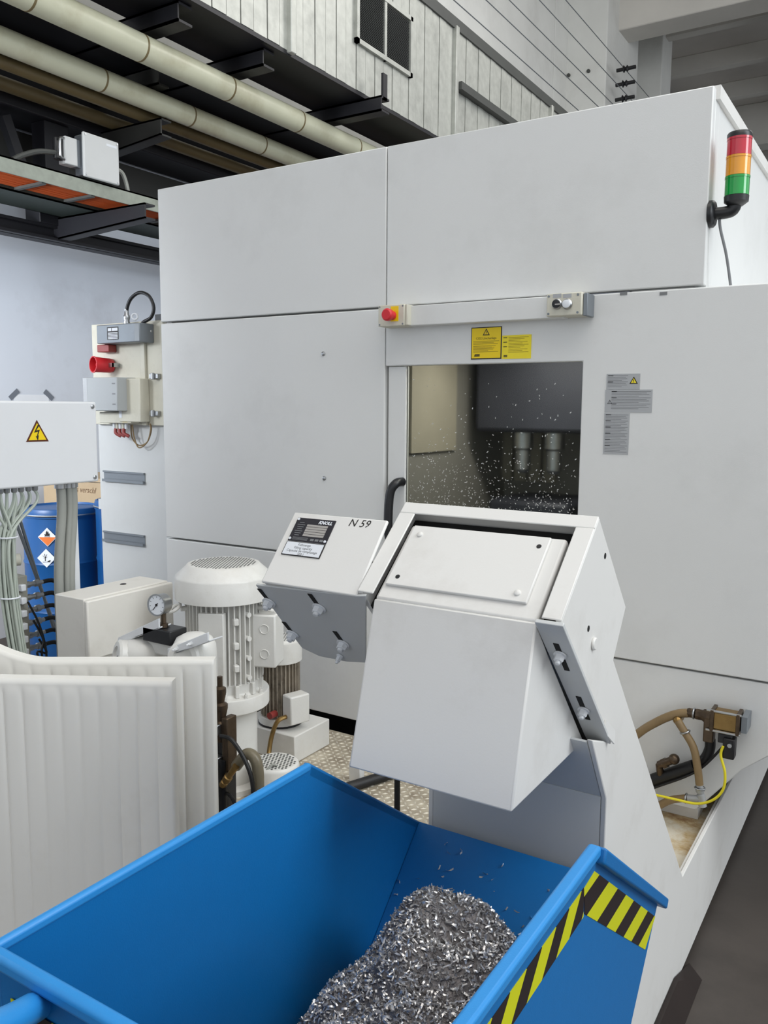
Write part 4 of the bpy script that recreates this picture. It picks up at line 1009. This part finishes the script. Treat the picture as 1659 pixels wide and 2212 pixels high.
bl = [(1.35*a_, 1.25*b_+.02) for a_, b_ in [(0.02, .26), (-.13, -.02), (.03, .02), (-.03, -.16), (-.07, -.14), (.01, -.32), (.05, -.11), (.015, -.13), (.1, .09), (-.05, .06), (.1, .26)]]
MB().slab([(xe+.0019, gy+a*hgt, gz+b*hgt) for a, b in bl], (.0005, 0, 0)).build('lightning_bolt', M_ink, wt)
MB().box((xe-.12, e1.y-.085, 0), (xe-.06, e1.y-.05, e2.z+.011)).build('post', M_white, eb, bevel=.003)
ctop = []
zg = e2.z+.0115
for k, px_ in enumerate((-18, 0, 14, 30, 45, 61, 75)):
    p = at(px_, 1056, 'x', xe-.05)
    MB().lathe((p.x, p.y, 0), [(.009, zg-.03), (.011, zg-.024), (.011, zg-.006), (.0125, zg)], 8).build('cable_gland', M_steel, eb)
    ctop.append(p)
wz = [at(16, 1160, 'x', xe-.05), at(22, 1290, 'x', xe-.05), at(46, 1445, 'x', xe-.05)]
for k in range(16):
    p = ctop[k % 7] if k < 14 else ctop[3]
    ph = k*2.399; ro = .0065*math.sqrt(k+.6)
    off = Vector((math.cos(ph)*ro, math.sin(ph)*ro, 0))
    MB().tube([(p.x, p.y, zg-.028), (p.x+off.x*.3, p.y+off.y*.3, zg-.07), wz[0]+off, wz[1]+off*1.1, wz[2]+off*1.0], .0052, 7, 8).build('cable', M_cable, eb)
for w_ in (wz[0], wz[1], wz[2]+Vector((0, 0, .03))):
    MB().torus(w_, (0, 0, 1), .031, .003, 24, 6).build('cable_tie', M_paper, eb)
for px_, r_ in ((131, .0165), (157, .0145), (148, .012)):
    p = at(px_, 1056, 'x', xe-.05); g2 = at(px_-4, 1250, 'x', xe-.05)
    MB().tube([(p.x, p.y, zg-.01), (p.x, p.y, zg-.12), g2, (g2.x, g2.y, g2.z-.45)], r_, 12, 5).build('conduit', M_ghose, eb)
    MB().lathe((p.x, p.y, 0), [(r_*1.3, zg-.03), (r_*1.3, zg)], 12).build('conduit_gland', M_steel, eb)

# valve manifold behind the cable bundle
xm = -2.66
m0, m1 = at(38, 1252, 'x', xm), at(68, 1440, 'x', xm)
vm = thing('valve_manifold', 'grey upright valve manifold with a column of hose fittings behind the cable bundle', 'manifold', (xm, m0.y, 0))
MB().box((xm-.06, m0.y-.01, 0), (xm, m1.y, m0.z+.01)).build('manifold_block', mat('manifold_grey', (140, 138, 128), .5, var=.06), vm, bevel=.004)
for k in range(6):
    z = m0.z-.03-k*.047
    fy = m1.y
    fit = MB().lathe((xm-.02, fy, z), [(.012, 0), (.012, .02), (.009, .022), (.009, .04), (.013, .042), (.013, .058), (.008, .06), (.008, .078)], 8, (0, 1, 0)).build('hose_fitting', M_steel, vm)
    MB().tube([(xm-.02, fy+.075, z), (xm-.01, fy+.12, z-.004), (xm+.0, fy+.16, z-.07), (xm-.01, fy+.17, z-.22-.04*k)], .008, 8, 4).build('hose', M_black, fit)
    MB().box((xm-.001, m0.y+.0, z-.012), (xm+.02, m0.y+.02, z+.012)).build('valve_knob', M_white, vm, bevel=.003)
for k in range(3):
    p = at(60+k*12, 1300+40*k, 'x', xm+.03)
    MB().tube([p, at(85+k*8, 1350+30*k, 'x', xm+.04), at(100-k*10, 1410, 'x', xm+.05), at(95+4*k, 1460, 'x', xm+.03)], .004, 6).build('sensor_cable', M_black, vm)
for k, (pa, pb) in enumerate((((35, 1130), (110, 1330)), ((42, 1120), (95, 1290)))):
    a_, b_ = at(*pa, 'x', xm-.1), at(*pb, 'x', xm-.1); MB().cyl(a_, a_+(b_-a_)*1.4, .006, 8).build('tie_rod', M_rail, vm)
pb = at(35, 1208, 'x', xm-.08); MB().lathe(pb-Vector((0, .02, 0)), [(.02, 0), (.022, .003), (.022, .03), (.016, .034)], 18, (0.5, .86, 0)).build('cap_knob', M_ivory, vm)

# brass valve group beside the ribbed panels
yb_ = 1.75
vb = thing('valve_group', 'oily brown valve column with brass fittings right of the ribbed panels', 'valve', (-1.66, yb_, ZD))
p = [at(478, y_, 'y', yb_) for y_ in (1462, 1490, 1530, 1560, 1600, 1640, 1700)]
xv = -1.655
MB().box((xv-.022, yb_, ZD), (xv+.016, yb_+.04, p[4].z)).build('valve_body', M_blackm, vb, bevel=.003)
MB().lathe((xv-.006, yb_+.0, 0), [(.017, p[4].z), (.02, p[3].z), (.014, p[3].z+.006), (.022, p[2].z), (.022, p[2].z+.012), (.012, p[2].z+.018), (.018, p[1].z-.01), (.018, p[1].z+.004), (.008, p[1].z+.01), (.008, p[0].z)], 12).build('valve_stem', M_bronze, vb)
MB().box((xv+.008, yb_-.012, p[5].z-.03), (xv+.03, yb_+.03, p[3].z+.02)).build('valve_block', M_bronze, vb, bevel=.003)
for z_ in (p[3].z-.015, p[5].z+.0): MB().box((xv-.018, yb_-.03, z_-.016), (xv+.008, yb_-.001, z_+.016)).build('clamp_nut', M_steel, vb, bevel=.003)
f0, f1 = at(480, 1697, 'y', yb_-.02), at(510, 1655, 'y', yb_-.02); ff = (f1-f0)
MB().lathe(f0, [(.010, 0), (.012, .008), (.012, .018), (.009, .02), (.0135, .028), (.0135, .042), (.010, .044), (.0105, ff.length)], 10, ff).build('hose_fitting', M_brass, vb)
hz = [at(x_, y_, 'y', yb_+.0) for x_, y_ in ((510, 1655), (535, 1628), (555, 1650), (558, 1720), (552, 1790))]
MB().tube(hz, .0165, 12).build('grey_hose', mat('oily_hose', (120, 112, 92), .35, var=.1, dirt=(60, 52, 40), dirt_amt=.7, dscale=10), vb)
hz = [at(x_, y_, 'y', yb_-.03) for x_, y_ in ((476, 1590), (500, 1598), (528, 1640), (545, 1690), (548, 1760))]
MB().tube(hz, .0062, 8).build('black_hose', M_black, vb)
hz = [at(x_, y_, 'y', yb_-.01) for x_, y_ in ((478, 1715), (495, 1716), (508, 1740), (512, 1790))]
MB().tube(hz, .0055, 8).build('black_hose', M_black, vb)
MB().cyl(at(480, 1640, 'y', yb_-.01), at(480, 1760, 'y', yb_-.01), .016, 12).build('riser_pipe', M_black, vb)
# black cable and pipe under the conveyor head
a_ = at(858, 1690, 'y', 1.9); o = MB().tube([(a_.x, 1.9, 1.12), (a_.x, 1.9, .7), (a_.x+.003, 1.9, .3305)], .0085, 10, 4).build('drop_cable', M_black); tag(o, 'black cable hanging down behind the conveyor chute', 'cable')
a_, b_ = at(765, 1697, 'z', ZD+.02), at(825, 1678, 'z', ZD+.02)
o = MB().tube([a_-(b_-a_)*.6, a_, b_, b_+(b_-a_)*1.4], .019, 10, 3).build('deck_hose', M_black); tag(o, 'short black hose lying on the tread plate behind the skip', 'hose')
a_ = at(763, 1690, 'z', ZD)
o = MB().box((a_.x-.02, a_.y, ZD), (a_.x+.03, a_.y+.03, ZD+.075)).build('deck_bracket', M_conv, bevel=.003); tag(o, 'small white bracket on the tread plate beside the black hose', 'bracket')

# ================================================================== pneumatic valve and hoses on the right skirt
yv = 2.79
def V_(x, y, d=0): return at(x, y, 'y', yv+d)
a_, b_ = V_(1541, 1531), V_(1600, 1582)
pv = thing('coolant_valve', 'oily brass and steel valve with black coil on the right machine skirt', 'valve', (V_(1560, 1558).x, yv, V_(1560, 1600).z))
bdy = MB().box((a_.x, yv-.025, b_.z), (b_.x, yv+.03, a_.z)).build('cylinder', M_brass, pv, bevel=.006)
for x_ in (a_.x-.004, b_.x-.012): MB().box((x_, yv-.031, b_.z-.005), (x_+.012, yv+.035, a_.z+.005)).build('end_plate', M_bronze, pv, bevel=.002)
for z_ in (a_.z+.002, b_.z-.002): MB().cyl((a_.x-.015, yv-.027, z_), (b_.x+.004, yv-.027, z_), .004, 8).build('tie_rod', M_steel, pv)
MB().box((b_.x+.003, yv-.02, b_.z+.005), (b_.x+.02, yv+.06, a_.z-.003)).build('mount_foot', M_rail, pv)
h_ = V_(1518, 1545); MB().lathe((h_.x-.05, yv, h_.z), [(.012, 0), (.016, .006), (.016, .022), (.012, .024), (.018, .03), (.018, .05), (.022, .055), (.022, .075)], 8, (1, 0, 0)).build('union', M_bronze, pv)
k_ = V_(1536, 1565); MB().box((k_.x-.02, yv-.02, V_(1530, 1600).z), (k_.x+.012, yv+.02, V_(1530, 1545).z)).build('valve_block', M_bronze, pv, bevel=.004)
c_ = V_(1577, 1612); co = MB().box((c_.x-.018, yv-.03, V_(1577, 1634).z), (c_.x+.018, yv+.012, V_(1577, 1590).z)).build('solenoid_coil', M_black, pv, bevel=.004)
MB().cyl((c_.x+.004, yv-.038, c_.z+.015), (c_.x+.004, yv-.03, c_.z+.015), .007, 12).build('coil_nut', M_steel, co)
MB().box((c_.x-.035, yv-.02, V_(1570, 1603).z), (c_.x+.008, yv+.01, V_(1570, 1582).z)).build('plug', M_blackm, co, bevel=.003)
def hose(nm, pts, r, m_, label, d=0, cat='hose'):
    o = MB().tube([V_(x, y, d) for x, y in pts], r, 12).build(nm, m_); return tag(o, label, cat)
hose('tan_hose', ((1300, 1660), (1372, 1590), (1418, 1560), (1460, 1543), (1497, 1540)), .0145, M_hose, 'thick tan hose curving from behind the conveyor to the brass valve')
hose('tan_hose', ((1464, 1556), (1478, 1580), (1498, 1615), (1507, 1660), (1511, 1695)), .0125, M_hose, 'tan hose hanging from the elbow down to the pale tee', -.02)
hose('tan_hose', ((1330, 1790), (1420, 1742), (1450, 1728), (1482, 1724)), .0125, M_hose, 'lower tan hose running left from the pale tee', .0)
hose('black_pipe', ((1330, 1720), (1400, 1690), (1450, 1672), (1500, 1655)), .022, M_black, 'thick black pipe behind the conveyor side plate', .02, 'pipe')
hose('black_hose', ((1502, 1654), (1522, 1640), (1533, 1618), (1534, 1596)), .017, M_black, 'black hose bending up to the brass valve', .02)
hose('thin_black_line', ((1330, 1735), (1410, 1703), (1480, 1678), (1520, 1655), (1560, 1615)), .004, M_black, 'thin black air line below the thick black pipe', -.0)
hose('yellow_cable', ((1562, 1612), (1557, 1632), (1566, 1670), (1562, 1705), (1540, 1728), (1505, 1736), (1460, 1727), (1415, 1717), (1380, 1712)), .0042, M_yel, 'thin yellow cable looping from the valve coil', -.035, 'cable')
te = thing('pipe_tee', 'pale worn pipe tee joining the two lower tan hoses', 'pipe fitting', V_(1516, 1745))
MB().lathe(V_(1518, 1742), [(.013, 0), (.013, .04), (.009, .042), (.014, .05), (.014, .062), (.011, .064), (.011, .075)], 12, V_(1511, 1700)-V_(1518, 1742)).cyl(V_(1516, 1726), V_(1486, 1724), .012, 12).build('tee_body', M_silver, te)
for x_, y_, r_, d_ in ((1512, 1702, .0145, (0, 0, 1)), (1482, 1724, .0145, (1, 0, 0))): MB().torus(V_(x_, y_), d_, r_, .0035, 20, 8).build('hose_clamp', M_steel, te)
el = thing('brass_elbow', 'brass elbow fitting on the machine skirt above the hanging tan hose', 'pipe fitting', V_(1464, 1560))
MB().tube([V_(1470, 1550, .05), V_(1466, 1552), V_(1464, 1558, -.015), V_(1478, 1580, -.02)], .012, 10).ball(V_(1464, 1556, -.01), .015).build('elbow_body', M_brass, el)
MB().torus(V_(1480, 1581, -.02), V_(1482, 1586)-V_(1478, 1576), .0145, .0035, 20, 8).build('hose_clamp', M_steel, el)
el2 = thing('brass_elbow', 'brass elbow fitting on top of the thick black pipe', 'pipe fitting', V_(1450, 1645))
MB().ball(V_(1456, 1640, -.01), .018).cyl(V_(1424, 1652), V_(1452, 1642, -.01), .013, 12).cyl(V_(1432, 1650), V_(1440, 1647), .018, 6).build('elbow_body', M_bronze, el2)
MB().cyl(V_(1424, 1652), V_(1428, 1684, .02), .012, 10).build('stub', M_bronze, el2)
MB().torus(V_(1499, 1541), (1, 0, 0), .016, .0035, 20, 8).build('hose_clamp', M_steel, pv)

# ================================================================== left cabinet beside the machine
yc = 2.95
C_ = lambda x, y, d=0: at(x, y, 'y', yc+d)
cl, cr_ = -3.63, XL-.004
kt = thing('control_cabinet', 'narrow grey cabinet left of the machine with siren and rails', 'cabinet', ((cl+cr_)/2, 3.15, 0))
MB().box((cl, yc, .1), (cr_-.0, 3.5, 2.112)).build('body', M_cab, kt, bevel=.004)
MB().box((cl+.03, yc+.02, 0), (cr_-.03, 3.48, .099)).build('plinth', M_dsteel, kt)
ps, pe = C_(219, 917), C_(337, 700)
bp_ = MB().box((cl+.012, yc-.03, C_(300, 918).z), (cr_-.06, yc-.0005, 2.115)).build('mounting_plate', M_ivory, kt, bevel=.003)
zc0 = C_(300, 918).z
MB().box((C_(318, 800).x, yc-.045, zc0), (C_(328, 800).x, yc-.0305, 2.113)).build('edge_fold', M_ivory, bp_, bevel=.003)
for py_ in (716,): MB().lathe(C_(326, py_, -.045), [(.009, 0), (.009, .006), (.005, .01)], 10, (0, -1, 0)).build('plate_screw', M_steel, bp_)
for py_ in (813, 893):
    q_ = C_(338, py_, -.03)
    MB().box((q_.x-.03, yc-.05, q_.z-.012), (q_.x+.03, yc-.0305, q_.z+.012)).cyl((q_.x, yc-.055, q_.z-.016), (q_.x, yc-.055, q_.z+.016), .01, 10).build('hinge', M_steel, kt, bevel=.002)
for py_ in (1028, 1160):
    q_, r_ = C_(226, py_), C_(314, py_+5)
    zc_ = (q_.z+r_.z)/2
    MB().box((q_.x, yc-.012, zc_-.028), (r_.x, yc-.0005, zc_-.02)).box((q_.x, yc-.012, zc_+.02), (r_.x, yc-.0005, zc_+.028)).box((q_.x, yc-.004, zc_-.02), (r_.x, yc-.0005, zc_+.02)).box((q_.x, yc-.018, zc_-.028), (r_.x, yc-.0125, zc_-.014)).build('mounting_rail', M_rail, kt)
MB().box((cl-.03, yc+.01, C_(215, 1100).z), (cl-.001, yc+.04, C_(215, 1078).z)).build('door_hinge', M_cab, kt)
def unit(nm, a, b, dep, m_, label, cat, d0=-.031, bev=.004, base=yc):
    p_, q_ = C_(*a, d0-dep), C_(*b, d0-dep)
    t_ = thing(nm, label, cat, ((p_.x+q_.x)/2, yc+d0, q_.z))
    return t_, MB().box((p_.x, yc+d0-dep, q_.z), (q_.x, yc+d0, p_.z)).build('housing', m_, t_, bevel=bev), p_, q_
t1, hs, p_, q_ = unit('grey_terminal_unit', (208, 703), (302, 738), .09, M_rail, 'grey oblong unit with black rating label at the cabinet top', 'terminal unit')
MB().box((q_.x-.034, yc-.031-.0912, q_.z+.004), (q_.x-.002, yc-.031-.0902, p_.z-.004)).build('end_cover', mat('mid_grey', (150, 156, 162), .5), t1)
la, lb_ = C_(231, 707, -.122), C_(256, 733, -.122)
rl = MB().box((la.x, yc-.1222, lb_.z), (lb_.x, yc-.1213, la.z)).build('rating_label', M_ink, t1)
w_ = lb_.x-la.x; h_ = la.z-lb_.z
mb = MB().box((la.x+w_*.08, yc-.1227, la.z-h_*.32), (la.x+w_*.38, yc-.1222, la.z-h_*.08)).box((la.x+w_*.44, yc-.1227, la.z-h_*.32), (la.x+w_*.94, yc-.1222, la.z-h_*.08))
for k in range(5): mb.box((la.x+w_*.08, yc-.1227, la.z-h_*(.5+k*.11)), (la.x+w_*.94, yc-.1222, la.z-h_*(.44+k*.11)))
mb.build('label_field', M_paper, rl)
gl = C_(274, 702, -.07)
lp = [C_(x_, y_, -.07) for x_, y_ in ((274, 692), (274, 668), (283, 645), (302, 632), (322, 640), (332, 664), (326, 686), (308, 700))]
lp.append(Vector((lp[-1].x+.02, yc+.03, lp[-1].z-.02)))
MB().lathe((gl.x, gl.y, 0), [(.014, p_.z-.001), (.016, p_.z+.01), (.013, p_.z+.02), (.016, p_.z+.03), (.016, p_.z+.042), (.011, p_.z+.05), (.010, p_.z+.075)], 12).build('cable_gland', M_steel, t1)
MB().tube(lp, .0085, 10).build('loop_cable', M_blackm, t1)
q2_ = C_(291, 684, -.05); MB().torus(q2_, (.6, -.8, 0), .014, .0045, 20, 8).build('cable_clip', M_paper, t1)
bt = C_(341, 690, -.02); o = MB().box((bt.x-.03, yc-.01, 2.1155), (XL-.003, yc+.25, 2.146)).build('roof_duct', M_blackm); tag(o, 'short black duct on the cabinet top beside the machine edge', 'duct')
# siren
sc_ = C_(226, 789, -.07); dv_ = Vector((-.22, -.97, .03)).normalized()
sr = thing('alarm_siren', 'red round alarm siren on the cabinet', 'siren', (sc_.x, yc-.031, sc_.z))
MB().lathe(sc_+dv_*-.045, [(.022, 0), (.033, .006), (.036, .02), (.037, .06), (.039, .1), (.0415, .102), (.0415, .107), (.036, .107), (.03, .08), (.028, .06)], 32, dv_).build('horn', M_red, sr)
MB().lathe(sc_+dv_*.01, [(.026, 0), (.02, .02), (.008, .034), (.003, .035)], 24, dv_).build('horn_cone', M_red, sr)
MB().box((sc_.x+.02, yc-.075, sc_.z-.01), (sc_.x+.066, yc-.068, sc_.z+.01)).box((sc_.x+.06, yc-.075, sc_.z-.01), (sc_.x+.066, yc-.031, sc_.z+.01)).build('bracket', M_steel, sr)
t2_, hs, p_, q_ = unit('red_switch', (209, 745), (235, 760), .05, M_darkred, 'small dull red switch block above the siren', 'switch')
MB().cyl(((p_.x+q_.x)/2+.006, yc-.06, p_.z), ((p_.x+q_.x)/2+.006, yc-.06, p_.z+.02), .009, 12).build('gland', M_steel, t2_)
# control box stack below siren
t3, hs, p_, q_ = unit('control_housing', (255, 818), (304, 912), .06, M_ivory, 'cream housing with louvred edge on the cabinet, below the siren', 'housing')
MB().box((p_.x, yc-.0925, q_.z+.02), (p_.x+.02, yc-.0915, p_.z-.004)).build('louvre_strip', M_paper, t3)
t4, hs, p_, q_ = unit('grey_cover', (179, 816), (254, 888), .12, mat('clear_grey', (168, 172, 174), .3, var=.02), 'grey half clear cover box on the cabinet left edge', 'cover')
MB().box((p_.x-.001, yc-.1516, q_.z+.002), (p_.x+.03, yc-.151, p_.z-.002)).build('clear_edge', M_silver, t4)
for k in range(3): MB().box((q_.x-.035, yc-.1515, q_.z+.03+.05*k), (q_.x-.012, yc-.1511, q_.z+.036+.05*k)).build('print_line', M_inkg, t4)
t5, hs, p_, q_ = unit('terminal_tray', (214, 890), (283, 915), .055, M_ivory, 'shallow cream terminal tray with faded yellow sticker', 'tray')
MB().box((q_.x-.06, yc-.0868, q_.z+.006), (q_.x-.024, yc-.0862, p_.z-.006)).build('faded_sticker', mat('faded_yellow', (206, 180, 90), .6), t5)
for k in range(5):
    x_ = p_.x+.075+k*.022; MB().cyl((x_, yc-.055, q_.z), (x_, yc-.055, q_.z-.028), .0085, 10).build('gland', M_ivory if k % 2 else M_paper, t5)
for k in range(3):
    x_ = p_.x+.085+k*.03; MB().tube([(x_, yc-.055, q_.z-.028), (x_+.006, yc-.06, q_.z-.05), (x_+.03, yc-.05, q_.z-.065)], .009, 8).build('red_plug', M_darkred, t5)
for k in range(2):
    MB().tube([C_(x_, y_, -.03-.01*k) for x_, y_ in ((283+3*k, 918), (285+5*k, 945), (300, 962+5*k), (318, 955), (327-2*k, 930), (325-k, 915))], .0035, 6).build('loop_cable', M_hose, t5)

# ================================================================== drums, pallet, carton
def drum(x, y, z, r, h, label):
    t_ = thing('steel_drum', label, 'drum', (x, y, z))
    MB().lathe((x, y, z), [(r*.97, 0), (r, .01), (r, h*.33), (r*1.025, h*.345), (r, h*.36), (r, h*.64), (r*1.025, h*.655), (r, h*.67), (r, h-.05)], 44).build('barrel', M_drum, t_)
    MB().lathe((x, y, z), [(r*1.03, h-.05), (r*1.035, h-.02), (r*1.0, h), (r*.95, h+.003), (r*.93, h-.008), (.004, h-.006)], 44).build('lid', M_drum, t_)
    MB().torus((x, y, z+h-.035), (0, 0, 1), r*1.035, .006, 44, 6).build('clamp_ring', M_steel, t_)
    return t_
pl = thing('wooden_pallet', 'wooden pallet under the blue drums', 'pallet', (-4.35, 3.35, 0))
for k in range(6): MB().box((-4.85, 2.95+.14*k, .12), (-3.85, 3.06+.14*k, .142)).build('plank', M_wood, pl)
for k in range(3):
    for j in range(3): MB().box((-4.84+.44*k, 2.96+.32*j, .022), (-4.74+.44*k, 3.08+.32*j, .119)).build('block', M_wood, pl)
for j in range(3): MB().box((-4.85, 2.96+.32*j, 0), (-3.85, 3.08+.32*j, .0215)).build('plank', M_wood, pl)
d1 = at(118, 1095, 'y', 3.25)
DR = .225
dr1 = drum(d1.x, 3.3, .1425, DR, d1.z-.1425-.0, 'blue steel drum with orange flame and dead fish hazard diamonds')
d2 = at(238, 1090, 'y', 3.3); 
dr2 = drum(max(d2.x, -4.06+.0), 3.45, .1425, .2, d2.z-.1425+.02, 'blue steel drum partly hidden by the grey cabinet')
def drum_diamond(px_, py_, half, m_, lower, label):
    p = at(px_, py_, 'y', 3.3-DR*.9)
    vd = Vector((EYE.x-d1.x, EYE.y-3.3, 0)).normalized(); tn_ = Vector((-vd.y, vd.x, 0))
    sN = 0
    c_ = Vector((d1.x, 3.3, 0)); off = tn_.dot(p-c_); off = max(-DR*.8, min(DR*.8, off))
    ang = math.asin(off/DR)
    nn_ = vd*math.cos(ang)+tn_*math.sin(ang); uu_ = Vector((0, 0, 1)).cross(nn_)
    cc = c_+nn_*(DR+.004)+Vector((0, 0, p.z))
    ob = MB().slab([cc+uu_*half, cc+Vector((0, 0, half)), cc-uu_*half, cc-Vector((0, 0, half))], nn_*.002).build('hazard_diamond', m_, dr1); lab(ob, label)
    k2 = nn_*.0022
    if lower: MB().slab([cc+k2+uu_*half*.94, cc+k2-uu_*half*.94, cc+k2-Vector((0, 0, half*.94))], nn_*.0006).build('orange_half', mat('sign_orange', (226, 118, 50), .5), ob)
    def sh(pts): return [cc+k2+uu_*(a*half)+Vector((0, 0, b*half)) for a, b in pts]
    mb = MB()
    if lower:
        mb.slab(sh([(-.25, .12), (-.3, .35), (-.17, .28), (-.14, .5), (0, .72), (.04, .5), (.14, .62), (.16, .35), (.28, .42), (.25, .12)]), nn_*.0006).slab(sh([(-.3, .03), (.3, .03), (.3, .08), (-.3, .08)]), nn_*.0006)
    else:
        mb.slab(sh([(-.16, -.3), (-.06, -.3), (-.08, .1), (-.14, .1)]), nn_*.0006)
        for a_, b_ in ((-.4, .25), (-.2, .45), (.05, .4), (.12, .15), (-.35, .02)): mb.slab(sh([(-.13, .05), (a_, b_), (a_+.06, b_+.03), (-.08, .0)]), nn_*.0006)
        mb.slab(sh([(-.4, -.4), (.05, -.4), (.2, -.28), (.4, -.2), (.5, -.28), (.38, -.34), (.46, -.42), (.2, -.42), (-.4, -.45)]), nn_*.0006)
    mb.build('hazard_symbol', M_ink, ob)
drum_diamond(103, 1161, .056, M_paper, True, 'flame diamond with orange lower half')
drum_diamond(101, 1206, .056, M_paper, False, 'white diamond with dead tree and fish')
ct = at(95, 1085, 'y', 3.9); c2_ = at(225, 1035, 'y', 3.9)
o = thing('cardboard_box', 'brown cardboard box behind the blue drums', 'box', ((ct.x+c2_.x)/2, 4.0, 0))
MB().box((ct.x, 3.9, .0), (c2_.x+.1, 4.3, c2_.z)).build('carton', M_card, o, bevel=.004)
MB().box((ct.x, 3.899, c2_.z-.03), (c2_.x+.1, 3.8995, c2_.z-.026)).build('flap_seam', M_ink, o)
tx_ = at(160, 1062, 'y', 3.898)
text('handwriting', 'ts verschl', (tx_.x, 3.8985, tx_.z), (1, 0, 0), (0, 0, 1), .06, mat('ink_brown', (110, 84, 60), .6), o, 'LEFT', .3)
# sheet of paper taped to the left wall
p0, p1 = at(30, 852, 'x', XW), at(108, 930, 'x', XW)
pp = thing('wall_notice', 'white paper taped to the wall behind the electrical box', 'paper', (XW, (p0.y+p1.y)/2, p1.z))
MB().box((XW+.0005, p0.y, p1.z), (XW+.002, p1.y, p0.z)).build('sheet', M_paper, pp)
for y_, s_ in ((p0.y, 1), (p1.y, -1)):
    MB().obox((XW+.003, y_, p0.z), (.0006, 0, 0), Vector((0, .035, .03*s_)), Vector((0, -.012*s_, .014))).build('tape', mat('grey_tape', (110, 116, 126), .5), pp)
